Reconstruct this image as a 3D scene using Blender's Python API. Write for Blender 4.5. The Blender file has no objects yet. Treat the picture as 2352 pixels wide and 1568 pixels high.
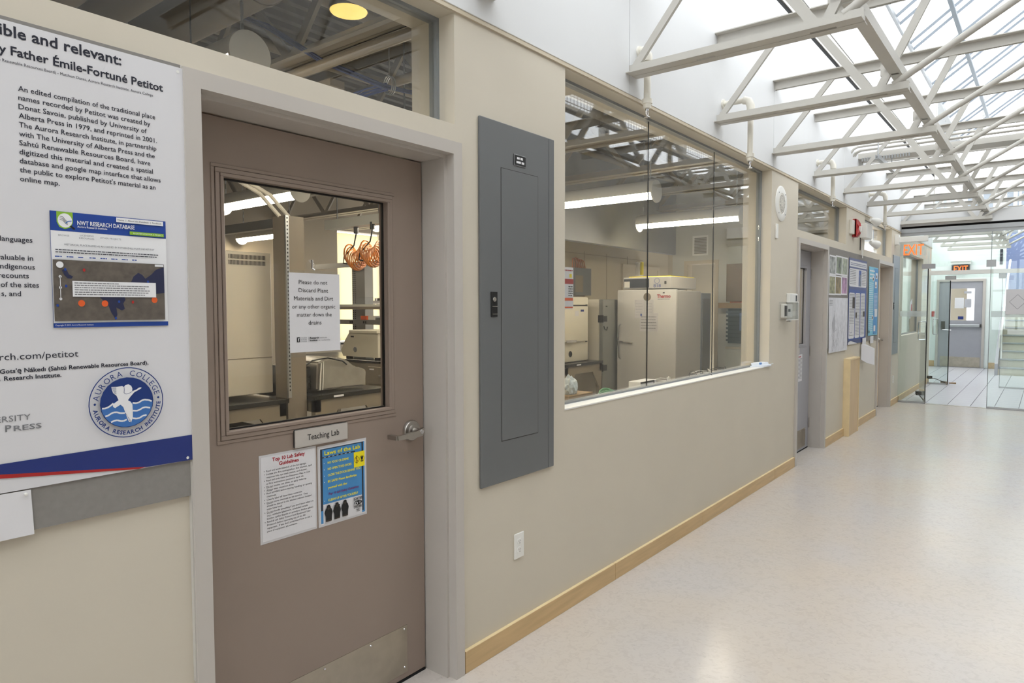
import bpy, bmesh, math, random
from mathutils import Vector, Matrix
R = random.Random(7)
sc = bpy.context.scene
col = sc.collection

# ---------------------------------------------------------------- camera, sky, exposure
cd = bpy.data.cameras.new('camera'); cam = bpy.data.objects.new('camera', cd); col.objects.link(cam)
cd.sensor_width = 36.0; cd.lens = 36.0 * 1561.35 / 2352; cd.clip_start = 0.02; cd.clip_end = 200
r_ = Vector((0.61946875, -0.78501847, -0.00211333)); u_ = Vector((0.04016009, 0.0290021, 0.99877227)); f_ = Vector((0.78399339, 0.61879308, -0.04949231))
mw = Matrix((r_, u_, -f_)).transposed().to_4x4(); mw.translation = Vector((0, -1.93442, 1.5368)); cam.matrix_world = mw
sc.camera = cam
w = bpy.data.worlds.new('overcast_sky'); sc.world = w; w.use_nodes = True
bg = w.node_tree.nodes['Background']; bg.inputs['Color'].default_value = (0.975, 0.982, 1.0, 1); bg.inputs['Strength'].default_value = 3.6
sc.view_settings.view_transform = 'Standard'; sc.view_settings.look = 'None'; sc.view_settings.gamma = 1.0
sc.view_settings.use_curve_mapping = False; sc.view_settings.exposure = 0.22
sc.cycles.use_denoising = True
sc.cycles.transparent_max_bounces = 32; sc.cycles.max_bounces = 10; sc.cycles.diffuse_bounces = 6; sc.cycles.glossy_bounces = 5
TUBE_POWER = 34.0
FZ = -0.03          # floor level

# ---------------------------------------------------------------- helpers
def lin(c):
    return tuple(((v / 255) / 12.92 if v / 255 <= 0.04045 else ((v / 255 + 0.055) / 1.055) ** 2.4) for v in c) + (1,)

def pm(name, rgb, rough=0.5, metal=0.0, var=0.04, scale=9.0, bump=0.0, emis=0.0, stretch=None, spec=0.5, alpha=None, coat=0.0):
    m = bpy.data.materials.new(name); m.use_nodes = True; nt = m.node_tree; b = nt.nodes['Principled BSDF']
    tc = nt.nodes.new('ShaderNodeTexCoord'); nz = nt.nodes.new('ShaderNodeTexNoise'); nz.inputs['Scale'].default_value = scale; nz.inputs['Detail'].default_value = 5
    src = tc.outputs['Object']
    if stretch:
        mp = nt.nodes.new('ShaderNodeMapping'); mp.inputs['Scale'].default_value = stretch; nt.links.new(src, mp.inputs['Vector']); src = mp.outputs['Vector']
    nt.links.new(src, nz.inputs['Vector'])
    rp = nt.nodes.new('ShaderNodeValToRGB'); L = lin(rgb)
    rp.color_ramp.elements[0].position = 0.3; rp.color_ramp.elements[1].position = 0.7
    rp.color_ramp.elements[0].color = tuple(v * (1 - var) for v in L[:3]) + (1,); rp.color_ramp.elements[1].color = tuple(min(1, v * (1 + var)) for v in L[:3]) + (1,)
    nt.links.new(nz.outputs['Fac'], rp.inputs['Fac']); nt.links.new(rp.outputs['Color'], b.inputs['Base Color'])
    b.inputs['Roughness'].default_value = rough; b.inputs['Metallic'].default_value = metal; b.inputs['Specular IOR Level'].default_value = spec
    b.inputs['Coat Weight'].default_value = coat
    if bump:
        bp = nt.nodes.new('ShaderNodeBump'); bp.inputs['Strength'].default_value = bump; bp.inputs['Distance'].default_value = 0.01
        nt.links.new(nz.outputs['Fac'], bp.inputs['Height']); nt.links.new(bp.outputs['Normal'], b.inputs['Normal'])
    if emis:
        nt.links.new(rp.outputs['Color'], b.inputs['Emission Color']); b.inputs['Emission Strength'].default_value = emis
    if alpha is not None: b.inputs['Alpha'].default_value = alpha
    return m

def glass(name, tint=(1, 1, 1), ior=1.5, rough=0.0):
    m = bpy.data.materials.new(name); m.use_nodes = True; nt = m.node_tree; nt.nodes.clear()
    o = nt.nodes.new('ShaderNodeOutputMaterial'); mx = nt.nodes.new('ShaderNodeMixShader'); fr = nt.nodes.new('ShaderNodeFresnel'); ge = nt.nodes.new('ShaderNodeNewGeometry'); mr = nt.nodes.new('ShaderNodeMapRange')
    mr.inputs['To Min'].default_value = ior; mr.inputs['To Max'].default_value = 1 / ior        # same reflectance on both faces of a thin pane
    nt.links.new(ge.outputs['Backfacing'], mr.inputs['Value']); nt.links.new(mr.outputs[0], fr.inputs['IOR'])
    t = nt.nodes.new('ShaderNodeBsdfTransparent'); t.inputs['Color'].default_value = tint + (1,)
    g = nt.nodes.new('ShaderNodeBsdfGlossy'); g.inputs['Roughness'].default_value = rough
    nt.links.new(fr.outputs[0], mx.inputs[0]); nt.links.new(t.outputs[0], mx.inputs[1]); nt.links.new(g.outputs[0], mx.inputs[2]); nt.links.new(mx.outputs[0], o.inputs[0])
    return m

class Fr:                                     # a flat frame: u across, v up, w towards the viewer
    def __init__(s, o, u, v, w): s.o, s.u, s.v, s.w = Vector(o), Vector(u), Vector(v), Vector(w)
    def __call__(s, a, b, c=0.0): return s.o + s.u * a + s.v * b + s.w * c
def wallf(y): return Fr((0, y, 0), (1, 0, 0), (0, 0, 1), (0, -1, 0))
def xf(x): return Fr((x, 0, 0), (0, -1, 0), (0, 0, 1), (-1, 0, 0))

_tc = {}
def text_geo(s, size, bold):
    k = (s, size, bold)
    if k not in _tc:
        c = bpy.data.curves.new('t', 'FONT'); c.body = s; c.size = size; c.resolution_u = 2; c.offset = bold * size; c.fill_mode = 'FRONT'
        o = bpy.data.objects.new('t', c); me = o.to_mesh()
        _tc[k] = ([(v.co.x, v.co.y) for v in me.vertices], [tuple(p.vertices) for p in me.polygons])
        o.to_mesh_clear(); bpy.data.objects.remove(o); bpy.data.curves.remove(c)
    return _tc[k]

class MB:
    def __init__(s): s.bm = bmesh.new()
    def poly(s, pts):
        try: return s.bm.faces.new([s.bm.verts.new(p) for p in pts])
        except ValueError: return None
    def box(s, x0, x1, y0, y1, z0, z1, b=0.0, seg=1):
        x0, x1 = min(x0, x1), max(x0, x1); y0, y1 = min(y0, y1), max(y0, y1); z0, z1 = min(z0, z1), max(z0, z1)
        v = [s.bm.verts.new((x, y, z)) for x in (x0, x1) for y in (y0, y1) for z in (z0, z1)]
        fs = [s.bm.faces.new([v[i] for i in q]) for q in ((0, 1, 3, 2), (4, 6, 7, 5), (0, 4, 5, 1), (2, 3, 7, 6), (0, 2, 6, 4), (1, 5, 7, 3))]
        if b:
            es = list({e for f in fs for e in f.edges}); bmesh.ops.bevel(s.bm, geom=es, offset=b, segments=seg, affect='EDGES', profile=0.5)
        return s
    def fbox(s, fr, u0, u1, v0, v1, w0, w1, b=0.0, seg=1):
        v = [s.bm.verts.new(fr(a, c, d)) for a in (u0, u1) for c in (v0, v1) for d in (w0, w1)]
        fs = [s.bm.faces.new([v[i] for i in q]) for q in ((0, 1, 3, 2), (4, 6, 7, 5), (0, 4, 5, 1), (2, 3, 7, 6), (0, 2, 6, 4), (1, 5, 7, 3))]
        bmesh.ops.recalc_face_normals(s.bm, faces=fs)
        if b:
            es = list({e for f in fs for e in f.edges}); bmesh.ops.bevel(s.bm, geom=es, offset=b, segments=seg, affect='EDGES', profile=0.5)
        return s
    def bar(s, p0, p1, wd, th, up=(0, 0, 1)):            # a flat bar between two points: wd along `up x dir`, th along the other
        p0, p1 = Vector(p0), Vector(p1); d = (p1 - p0).normalized(); a = Vector(up).cross(d)
        if a.length < 1e-4: a = Vector((1, 0, 0)).cross(d)
        a.normalize(); b = d.cross(a)
        v = [s.bm.verts.new(p + a * (wd / 2 * i) + b * (th / 2 * j)) for p in (p0, p1) for i, j in ((-1, -1), (1, -1), (1, 1), (-1, 1))]
        fs = [s.bm.faces.new([v[i] for i in q]) for q in ((3, 2, 1, 0), (4, 5, 6, 7), (0, 1, 5, 4), (1, 2, 6, 5), (2, 3, 7, 6), (3, 0, 4, 7))]
        bmesh.ops.recalc_face_normals(s.bm, faces=fs); return s
    def tube(s, pts, r, n=8, closed=False):
        pts = [Vector(p) for p in pts]; rings = []; prev = None; N = len(pts)
        for i, p in enumerate(pts):
            rr = r[i] if isinstance(r, (list, tuple)) else r
            if closed: d = pts[(i + 1) % N] - pts[i - 1]
            else: d = pts[min(i + 1, N - 1)] - pts[max(i - 1, 0)]
            d.normalize()
            if prev is None:
                a = d.orthogonal().normalized()
            else:
                a = prev - d * prev.dot(d); a = a.normalized() if a.length > 1e-6 else d.orthogonal().normalized()
            prev = a; b = d.cross(a)
            rings.append([s.bm.verts.new(p + a * (rr * math.cos(2 * math.pi * k / n)) + b * (rr * math.sin(2 * math.pi * k / n))) for k in range(n)])
        for i in range(N if closed else N - 1):
            A, B = rings[i], rings[(i + 1) % N]
            for k in range(n): s.bm.faces.new((A[k], A[(k + 1) % n], B[(k + 1) % n], B[k]))
        if not closed:
            s.bm.faces.new(rings[0][::-1]); s.bm.faces.new(rings[-1])
        return s
    def lathe(s, o, axis, prof, n=24):                    # prof: (distance along axis, radius)
        o = Vector(o); ax = Vector(axis).normalized(); a = ax.orthogonal().normalized(); b = ax.cross(a); rings = []
        for h, r in prof:
            rings.append([s.bm.verts.new(o + ax * h + a * (r * math.cos(2 * math.pi * k / n)) + b * (r * math.sin(2 * math.pi * k / n))) for k in range(n)])
        for A, B in zip(rings, rings[1:]):
            for k in range(n): s.bm.faces.new((A[k], A[(k + 1) % n], B[(k + 1) % n], B[k]))
        s.bm.faces.new(rings[0][::-1]); s.bm.faces.new(rings[-1]); return s
    def prism(s, pts, d):                                 # polygon (3-D points) pushed along d
        d = Vector(d); A = [s.bm.verts.new(Vector(p)) for p in pts]; B = [s.bm.verts.new(Vector(p) + d) for p in pts]; n = len(A)
        fs = [s.bm.faces.new(A[::-1]), s.bm.faces.new(B)] + [s.bm.faces.new((A[k], A[(k + 1) % n], B[(k + 1) % n], B[k])) for k in range(n)]
        bmesh.ops.recalc_face_normals(s.bm, faces=fs); return s
    # flat print on a frame
    def rect(s, fr, u0, u1, v0, v1, w): s.poly([fr(u0, v0, w), fr(u1, v0, w), fr(u1, v1, w), fr(u0, v1, w)]); return s
    def fpoly(s, fr, pts, w): s.poly([fr(a, b, w) for a, b in pts]); return s
    def disk(s, fr, u, v, r, w, n=24, r2=None): s.poly([fr(u + r * math.cos(2 * math.pi * k / n), v + (r2 or r) * math.sin(2 * math.pi * k / n), w) for k in range(n)]); return s
    def ring(s, fr, u, v, r0, r1, w, n=48):
        for k in range(n):
            a, b = 2 * math.pi * k / n, 2 * math.pi * (k + 1) / n
            s.poly([fr(u + r0 * math.cos(a), v + r0 * math.sin(a), w), fr(u + r1 * math.cos(a), v + r1 * math.sin(a), w), fr(u + r1 * math.cos(b), v + r1 * math.sin(b), w), fr(u + r0 * math.cos(b), v + r0 * math.sin(b), w)])
        return s
    def line(s, fr, pts, wd, w):
        for (a, b), (c, d) in zip(pts, pts[1:]):
            L = math.hypot(c - a, d - b) or 1e-9; nx, ny = -(d - b) / L * wd / 2, (c - a) / L * wd / 2
            s.poly([fr(a - nx, b - ny, w), fr(c - nx, d - ny, w), fr(c + nx, d + ny, w), fr(a + nx, b + ny, w)])
        return s
    def text(s, fr, t, u, v, cap, w, width=None, align='l', bold=0.0, rot=0.0, slant=0.0):
        size = cap / 0.72; V, F = text_geo(t, round(size, 5), bold)
        if not V: return s
        x0 = min(p[0] for p in V); x1 = max(p[0] for p in V); k = width / (x1 - x0) if width else 1.0
        W = (x1 - x0) * k; off = {'l': 0, 'c': -W / 2, 'r': -W}[align]; ca, sa = math.cos(rot), math.sin(rot); vs = []
        for (x, y) in V:
            a = (x - x0) * k + off + slant * y; vs.append(s.bm.verts.new(fr(u + a * ca - y * sa, v + a * sa + y * ca, w)))
        for f in F:
            try: s.bm.faces.new([vs[i] for i in f])
            except ValueError: pass
        return s
    def words(s, fr, u0, u1, v, h, w, seed=0):             # a line of print too small to read
        r = random.Random(seed); a = u0
        while a < u1 - h:
            b = min(u1, a + h * r.uniform(1.2, 4.5)); s.rect(fr, a, b, v, v + h, w); a = b + h * 0.55
        return s
    def build(s, name, m, parent=None, smooth=False, **tags):
        me = bpy.data.meshes.new(name); s.bm.normal_update(); s.bm.to_mesh(me); s.bm.free(); me.materials.append(m)
        if smooth:
            me.polygons.foreach_set('use_smooth', [True] * len(me.polygons)); me.set_sharp_from_angle(angle=math.radians(40))
        o = bpy.data.objects.new(name, me); col.objects.link(o)
        if parent is not None: o.parent = parent; o.location = -wloc(parent)
        for k, v in tags.items(): o[k] = v
        return o
def wloc(o):
    v = Vector((0, 0, 0))
    while o is not None: v += Vector(o.location); o = o.parent
    return v
def thing(name, label, cat, loc=(0, 0, 0), group=None, kind=None):
    o = bpy.data.objects.new(name, None); o.empty_display_size = 0.05; col.objects.link(o); o.location = loc; o['label'] = label; o['category'] = cat
    if group: o['group'] = group
    if kind: o['kind'] = kind
    return o
def dup(root, off, label=None):
    r = root.copy(); col.objects.link(r); r.location = Vector(root.location) + Vector(off)
    if label: r['label'] = label
    for ch in list(root.children):
        c = ch.copy(); col.objects.link(c); c.parent = r
        for g in list(ch.children):
            d = g.copy(); col.objects.link(d); d.parent = c
    return r
class Prints:                                 # flat print on one sheet, one mesh per named part
    def __init__(s, fr, w=0.0006): s.fr, s.w, s.d, s.n = fr, w, {}, 0
    def __call__(s, name, m):
        k = (name, m.name)
        if k not in s.d: s.n += 1; s.d[k] = (MB(), m, s.w + 0.0003 * s.n)
        return s.d[k][0], s.fr, s.d[k][2]
    def text(s, name, m, *a, **k): b, fr, w = s(name, m); t, u, v, cap = a; b.text(fr, t, u, v, cap, w, **k)
    def rect(s, name, m, *a): b, fr, w = s(name, m); b.rect(fr, *a, w)
    def poly(s, name, m, pts): b, fr, w = s(name, m); b.fpoly(fr, pts, w)
    def disk(s, name, m, u, v, r, r2=None): b, fr, w = s(name, m); b.disk(fr, u, v, r, w, r2=r2)
    def ring(s, name, m, u, v, r0, r1, n=48): b, fr, w = s(name, m); b.ring(fr, u, v, r0, r1, w, n)
    def line(s, name, m, pts, wd): b, fr, w = s(name, m); b.line(fr, pts, wd, w)
    def words(s, name, m, u0, u1, v, h, seed=0): b, fr, w = s(name, m); b.words(fr, u0, u1, v, h, w, seed)
    def build(s, parent):
        for (name, _), (b, m, _w) in s.d.items():
            many = len(b.bm.faces) > 1; o = b.build(name, m, parent)
            if many: o['kind'] = 'stuff'

# ---------------------------------------------------------------- materials
M = {}
def mk(k, *a, **kw): M[k] = pm(k, *a, **kw)
mk('wall', (205, 197, 181), 0.55, var=0.015, scale=3, bump=0.02)
mk('white_wall', (216, 217, 218), 0.6, var=0.012, scale=3)
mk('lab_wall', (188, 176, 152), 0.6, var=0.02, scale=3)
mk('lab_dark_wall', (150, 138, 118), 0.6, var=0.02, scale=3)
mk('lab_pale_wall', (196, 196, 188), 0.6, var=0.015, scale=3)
mk('end_wall', (228, 236, 232), 0.6, var=0.015)
mk('blue_wall', (120, 132, 172), 0.6, var=0.015)
mk('trim_paint', (196, 184, 162), 0.45, var=0.02)
mk('black', (16, 16, 17), 0.5, var=0.05)
mk('black_matte', (10, 10, 11), 0.9, var=0.05)
mk('frame_paint', (190, 184, 177), 0.35, var=0.02, scale=4)
mk('door_paint', (146, 130, 119), 0.38, var=0.025, scale=3)
mk('grey_door', (160, 160, 166), 0.4, var=0.02)
mk('wood_door', (232, 212, 184), 0.45, var=0.05, scale=3, stretch=(6, 6, 0.6))
mk('maple', (200, 170, 124), 0.42, var=0.10, scale=7, stretch=(0.5, 6, 6))
mk('maple_upright', (206, 178, 136), 0.42, var=0.09, scale=7, stretch=(6, 6, 0.4))
mk('maple_edge', (226, 204, 160), 0.42, var=0.06, scale=9)
mk('panel_grey', (104, 106, 107), 0.38, var=0.02, scale=5)
mk('panel_grey_2', (128, 135, 142), 0.3, var=0.02, scale=5)
mk('board_grey', (136, 132, 128), 0.85, var=0.04, scale=60, bump=0.1)
mk('plastic_white', (232, 231, 226), 0.35, var=0.01)
mk('plastic_cream', (228, 224, 213), 0.4, var=0.02)
mk('steel_white', (194, 191, 184), 0.42, var=0.02, scale=5)
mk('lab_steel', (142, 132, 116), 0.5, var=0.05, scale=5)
mk('duct_paint', (124, 114, 100), 0.5, var=0.05, scale=3)
mk('deck_paint', (84, 77, 66), 0.6, var=0.08, scale=3)
mk('chrome', (215, 215, 218), 0.12, 1.0, var=0.02)
mk('satin_steel', (182, 178, 172), 0.3, 1.0, var=0.06, scale=14)
mk('kick_steel', (178, 170, 156), 0.36, 1.0, var=0.10, scale=10)
mk('aluminium', (176, 178, 180), 0.35, 0.9, var=0.03)
mk('dark_slot', (54, 52, 50), 0.6, var=0.05)
mk('paper', (222, 221, 224), 0.5, var=0.01)
mk('poster_paper', (216, 215, 218), 0.4, var=0.012, scale=3)
mk('laminate', (206, 204, 206), 0.25, var=0.01)
mk('ink', (26, 28, 44), 0.6, var=0.03)
mk('ink_black', (22, 22, 24), 0.6, var=0.03)
mk('ink_grey', (120, 120, 124), 0.6, var=0.03)
mk('ink_pale', (178, 178, 184), 0.6, var=0.03)
mk('ink_red', (168, 24, 40), 0.6, var=0.03)
mk('ink_purple', (112, 28, 96), 0.6, var=0.03)
mk('ink_yellow', (232, 222, 44), 0.6, var=0.03)
mk('ink_white', (232, 232, 234), 0.6, var=0.01)
mk('navy', (34, 50, 118), 0.35, var=0.03)
mk('royal', (26, 66, 150), 0.4, var=0.03)
mk('seal_navy', (20, 52, 120), 0.4, var=0.03)
mk('seal_blue', (60, 112, 180), 0.4, var=0.03)
mk('red', (170, 36, 34), 0.4, var=0.03)
mk('lime', (140, 186, 50), 0.4, var=0.03)
mk('sky_print', (70, 140, 198), 0.45, var=0.03)
mk('cyan_print', (118, 190, 216), 0.45, var=0.08, scale=6)
mk('map_ground', (96, 88, 80), 0.5, var=0.22, scale=60)
mk('map_water', (36, 40, 72), 0.5, var=0.08)
mk('orange', (226, 96, 40), 0.5, var=0.05)
mk('exit_orange', (255, 112, 48), 0.5, var=0.02, emis=0.9)
mk('yellow', (240, 220, 20), 0.4, var=0.02)
mk('yellow_plate', (244, 226, 20), 0.4, var=0.02)
mk('photo_brown', (62, 52, 44), 0.5, var=0.2, scale=60)
mk('photo_a', (150, 152, 148), 0.4, var=0.75, scale=16)
mk('photo_b', (110, 118, 96), 0.4, var=0.95, scale=10)
mk('photo_c', (150, 156, 136), 0.4, var=0.6, scale=18)
mk('photo_d', (140, 138, 106), 0.4, var=0.6, scale=20)
mk('photo_e', (130, 112, 72), 0.4, var=0.7, scale=12)
mk('photo_f', (166, 124, 160), 0.4, var=0.6, scale=12)
mk('map_sheet', (214, 214, 220), 0.5, var=0.10, scale=14)
mk('bench_black', (34, 33, 32), 0.22, var=0.06)
mk('bench_taupe', (128, 118, 102), 0.5, var=0.02)
mk('cabinet_white', (196, 190, 176), 0.4, var=0.015)
mk('device_cream', (206, 200, 182), 0.42, var=0.015)
mk('incubator_white', (190, 188, 184), 0.4, var=0.012)
mk('freezer_grey', (116, 116, 112), 0.35, var=0.02)
mk('lab_floor', (128, 122, 112), 0.4, var=0.06)
mk('blue_cable', (44, 64, 122), 0.5, var=0.1)
mk('brown_box', (146, 118, 80), 0.7, var=0.06)
mk('cabinet_brown', (108, 84, 58), 0.4, var=0.04)
mk('blue_folder', (62, 82, 122), 0.4, var=0.04)
mk('cover_silver', (150, 146, 138), 0.32, 0.25, var=0.16, scale=7, bump=0.25)
mk('bag', (205, 212, 210), 0.3, var=0.05)
mk('hose_orange', (176, 104, 28), 0.4, var=0.1)
mk('copper', (170, 110, 76), 0.4, 0.6, var=0.1)
mk('mask_white', (226, 232, 240), 0.6, var=0.02)
mk('mask_blue', (96, 140, 200), 0.6, var=0.03)
mk('green_print', (90, 150, 100), 0.5, var=0.1)
mk('stair_riser', (206, 200, 180), 0.5, var=0.05, scale=30)
mk('stair_tread', (140, 146, 148), 0.5, var=0.05)
mk('tile', (208, 208, 214), 0.25, var=0.03, scale=4)
mk('grout', (86, 84, 86), 0.8, var=0.05)
mk('tube_glow', (255, 244, 222), 0.5, var=0.0, emis=TUBE_POWER)
mk('lamp_glow', (236, 206, 110), 0.5, var=0.10, scale=24, emis=1.1)
mk('blind', (236, 226, 196), 0.6, var=0.02)
mk('gasket', (132, 136, 138), 0.4, var=0.02)
mk('screen_dark', (44, 50, 60), 0.25, var=0.05)
mk('mullion_grey', (118, 126, 134), 0.4, var=0.02)
mk('opposite_wall', (176, 173, 168), 0.6, var=0.02)
mk('bulkhead', (158, 160, 164), 0.6, var=0.02)
mk('roof', (120, 120, 118), 0.8)
mk('fog_film', (214, 222, 222), 0.6, var=0.02, alpha=0.35)
M['glass'] = glass('window_glass', (0.985, 0.99, 0.985), 1.65)
M['door_glass'] = glass('door_glass', (0.985, 0.985, 0.98), 1.45)
M['sky_glass'] = glass('skylight_glass', (0.97, 0.985, 0.99), 1.45)
M['green_glass'] = glass('partition_glass', (0.955, 0.985, 0.975), 1.5)
M['clear'] = glass('clear_plastic', (0.97, 0.98, 0.99), 1.45)
def translucent(name, rgb):
    m = bpy.data.materials.new(name); m.use_nodes = True; nt = m.node_tree; nt.nodes.clear(); o = nt.nodes.new('ShaderNodeOutputMaterial')
    t = nt.nodes.new('ShaderNodeBsdfTranslucent'); n = nt.nodes.new('ShaderNodeTexNoise'); n.inputs['Scale'].default_value = 2.0; rp = nt.nodes.new('ShaderNodeValToRGB')
    L = lin(rgb); rp.color_ramp.elements[0].color = tuple(v * .9 for v in L[:3]) + (1,); rp.color_ramp.elements[1].color = L
    nt.links.new(n.outputs['Fac'], rp.inputs['Fac']); nt.links.new(rp.outputs['Color'], t.inputs['Color']); nt.links.new(t.outputs[0], o.inputs[0]); return m
M['blind_cloth'] = translucent('blind_cloth', (222, 212, 184))

def floor_mat():
    m = bpy.data.materials.new('linoleum'); m.use_nodes = True; nt = m.node_tree; b = nt.nodes['Principled BSDF']; N = nt.nodes.new; L = nt.links.new
    tc = N('ShaderNodeTexCoord')
    def noise(scale, det, dist=0.0, st=None):
        n = N('ShaderNodeTexNoise'); n.inputs['Scale'].default_value = scale; n.inputs['Detail'].default_value = det; n.inputs['Distortion'].default_value = dist
        src = tc.outputs['Object']
        if st: mp = N('ShaderNodeMapping'); mp.inputs['Scale'].default_value = st[:3]; mp.inputs['Rotation'].default_value = (0, 0, st[3]); L(src, mp.inputs['Vector']); src = mp.outputs['Vector']
        L(src, n.inputs['Vector']); return n.outputs['Fac']
    def ramp(f, p0, c0, p1, c1):
        r = N('ShaderNodeValToRGB'); r.color_ramp.elements[0].position = p0; r.color_ramp.elements[0].color = c0; r.color_ramp.elements[1].position = p1; r.color_ramp.elements[1].color = c1; L(f, r.inputs['Fac']); return r.outputs['Color']
    base = ramp(noise(1.3, 4), 0.35, lin((199, 193, 188)), 0.65, lin((203, 193, 181)))
    def mul(a, f, p0, p1, dark, fac):
        mx = N('ShaderNodeMix'); mx.data_type = 'RGBA'; mx.blend_type = 'MULTIPLY'; mx.inputs[0].default_value = fac
        L(a, mx.inputs[6]); L(ramp(f, p0, dark, p1, (1, 1, 1, 1)), mx.inputs[7]); return mx.outputs[2]
    c = mul(base, noise(26, 8, 1.5), 0.36, 0.52, (0.90, 0.89, 0.885, 1), 0.7)
    c = mul(c, noise(30, 5, 2.0, (3.2, 0.7, 1, 0.6)), 0.29, 0.35, (0.72, 0.71, 0.72, 1), 0.65)
    c = mul(c, noise(30, 5, 2.0, (3.2, 0.7, 1, -0.9)), 0.28, 0.33, (0.70, 0.70, 0.72, 1), 0.6)
    L(c, b.inputs['Base Color']); b.inputs['Roughness'].default_value = 0.2; b.inputs['Specular IOR Level'].default_value = 0.5
    bp = N('ShaderNodeBump'); bp.inputs['Strength'].default_value = 0.06; bp.inputs['Distance'].default_value = 0.02; L(noise(7, 4), bp.inputs['Height']); L(bp.outputs['Normal'], b.inputs['Normal'])
    return m
M['lino'] = floor_mat()

# ---------------------------------------------------------------- the setting
WT = 0.25; WY = -2.7          # wall thickness, face of the opposite wall
def cells(mb, x0, x1, z0, z1, holes, y0, y1):
    xs = sorted({x0, x1} | {h[0] for h in holes if x0 < h[0] < x1} | {h[1] for h in holes if x0 < h[1] < x1})
    for a, b in zip(xs, xs[1:]):
        m = (a + b) / 2; hs = sorted([(h[2], h[3]) for h in holes if h[0] < m < h[1]]); z = z0
        for p, q in hs:
            if p > z + 1e-4: mb.box(a, b, y0, y1, z, p)
            z = max(z, q)
        if z < z1 - 1e-4: mb.box(a, b, y0, y1, z, z1)
DOORS = (0.0, 5.963, 9.93)
TR1 = (-0.6, 2.075, 2.288, 2.735); BIG = (2.885, 6.125, 1.015, 2.733); TR2 = (6.92, 8.92, 2.290, 2.73); TR3 = (9.95, 11.905, 2.292, 2.733); FAR = (13.0, 15.3, 1.05, 2.46)
holes = [(0.985 + d, 2.055 + d, FZ - 1, 2.170) for d in DOORS] + [TR1, (BIG[0], BIG[1], 0.985, BIG[3]), TR2, TR3, FAR]
mb = MB(); cells(mb, -9, 16.45, FZ - 0.02, 2.750, holes, 0.0, WT)
mb.build('wall_left', M['wall'], label='beige painted corridor wall pierced by doors and windows', category='wall', kind='structure')
wu = thing('wall_left', 'white upper wall of tall panels above the beige corridor wall', 'wall', (0, 0, 2.76), kind='structure')
k = -9.46
while k < 16.4:
    MB().box(max(k, -9) + 0.003, min(k + 2.6, 16.45) - 0.003, -0.004, WT, 2.762, 4.195, 0.002).build('panel', M['white_wall'], wu); k += 2.6
mb = MB(); mb.box(-9, 16.45, 0.06, WT, 2.75, 4.5); mb.build('reveal', M['black_matte'], wu)
MB().box(-9, 16.45, 0.003, 0.06, 4.197, 4.248).build('black_gap', M['black_matte'], wu)
mb = MB(); mb.box(-9, 16.45, -0.004, WT, 4.25, 4.455); mb.build('fascia', M['steel_white'], wu)
mb = MB(); mb.box(-9, 16.45, -0.012, WT, 4.46, 5.76); mb.build('curb', M['white_wall'], wu)
mb = MB(); mb.box(-9, 16.45, -0.010, 0.02, 2.738, 2.752).box(-9, 16.45, 0.0, 0.02, 2.752, 2.762); mb.build('trim_1', M['trim_paint'], label='thin beige reveal trim along the wall above the windows', category='trim', kind='structure')

# floor
MB().box(-9.2, 12.72, WY, 0.3, FZ - 0.05, FZ).build('floor', M['lino'], label='pale speckled linoleum corridor floor', category='floor', kind='structure')
MB().box(-3, 9.4, 0.3, 7.6, FZ - 0.05, FZ - 0.001).build('floor', M['lab_floor'], label='grey lab floor behind the wall', category='floor', kind='structure')
tf = thing('floor', 'white square tiled vestibule floor beyond the glass partition', 'floor', (12.72, 0, FZ), kind='structure')
MB().box(12.72, 21.2, WY, 0.7, FZ - 0.06, FZ - 0.006).build('grout', M['grout'], tf)
me = None
for i in range(28):
    for j in range(-9, 3):
        x0, y0 = 12.74 + 0.305 * i, -0.085 + 0.305 * j
        if x0 + 0.3 > 21.2: continue
        if me is None:
            t0 = MB().box(0.003, 0.3035, 0.003, 0.301, -0.02, 0, 0.0015).build('tile', M['tile'], tf); me = t0; base = Vector((x0, y0, FZ)); t0.location = base - wloc(tf); continue
        o = me.copy(); col.objects.link(o); o.parent = tf; o.location = Vector((x0, y0, FZ)) - wloc(tf)

# opposite side, ends, roofs
MB().box(-9.2, 21.2, WY - 0.2, WY, FZ - 0.02, 3.62).build('wall_right', M['opposite_wall'], label='plain pale wall on the far side of the corridor', category='wall', kind='structure')
be_ = thing('window_6', 'glazed end wall of the corridor behind the viewer', 'window', (-9, 0, FZ), kind='structure')
MB().box(-9.1, -9.0, WY, 0, FZ, 0.5).build('sill_wall', M['wall'], be_); MB().box(-9.06, -9.05, WY, 0, 0.5, 7.8).build('pane', M['sky_glass'], be_)
for y in (-2.66, -1.78, -0.9, -0.04): MB().box(-9.1, -9.0, y - 0.04, y + 0.04, 0.5, 7.8).build('mullion', M['steel_white'], be_)
for z in (0.54, 2.2, 3.5, 5.7): MB().box(-9.1, -9.0, WY, 0, z - 0.04, z + 0.04).build('rail', M['steel_white'], be_)
mb = MB()
mb.box(21.05, 21.25, -0.655, 0.395, 2.24, 3.5).box(21.05, 21.25, 0.395, 0.75, FZ, 3.5).box(21.05, 21.25, -1.05, -0.655, FZ, 3.5)
mb.build('wall_end', M['end_wall'], label='pale green end wall around the grey exit door', category='wall', kind='structure')
mb = MB(); mb.box(22.3, 22.5, WY, -1.0, FZ, 3.48); mb.build('wall_end', M['blue_wall'], label='slate blue wall behind the staircase', category='wall', kind='structure')
mb = MB(); mb.box(16.45, 21.1, 0.62, 0.82, FZ, 3.5).box(16.40, 16.45, 0.25, 0.82, FZ, 3.5); mb.build('wall_left', M['end_wall'], label='pale green recessed wall beyond the second glass doors', category='wall', kind='structure')
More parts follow.
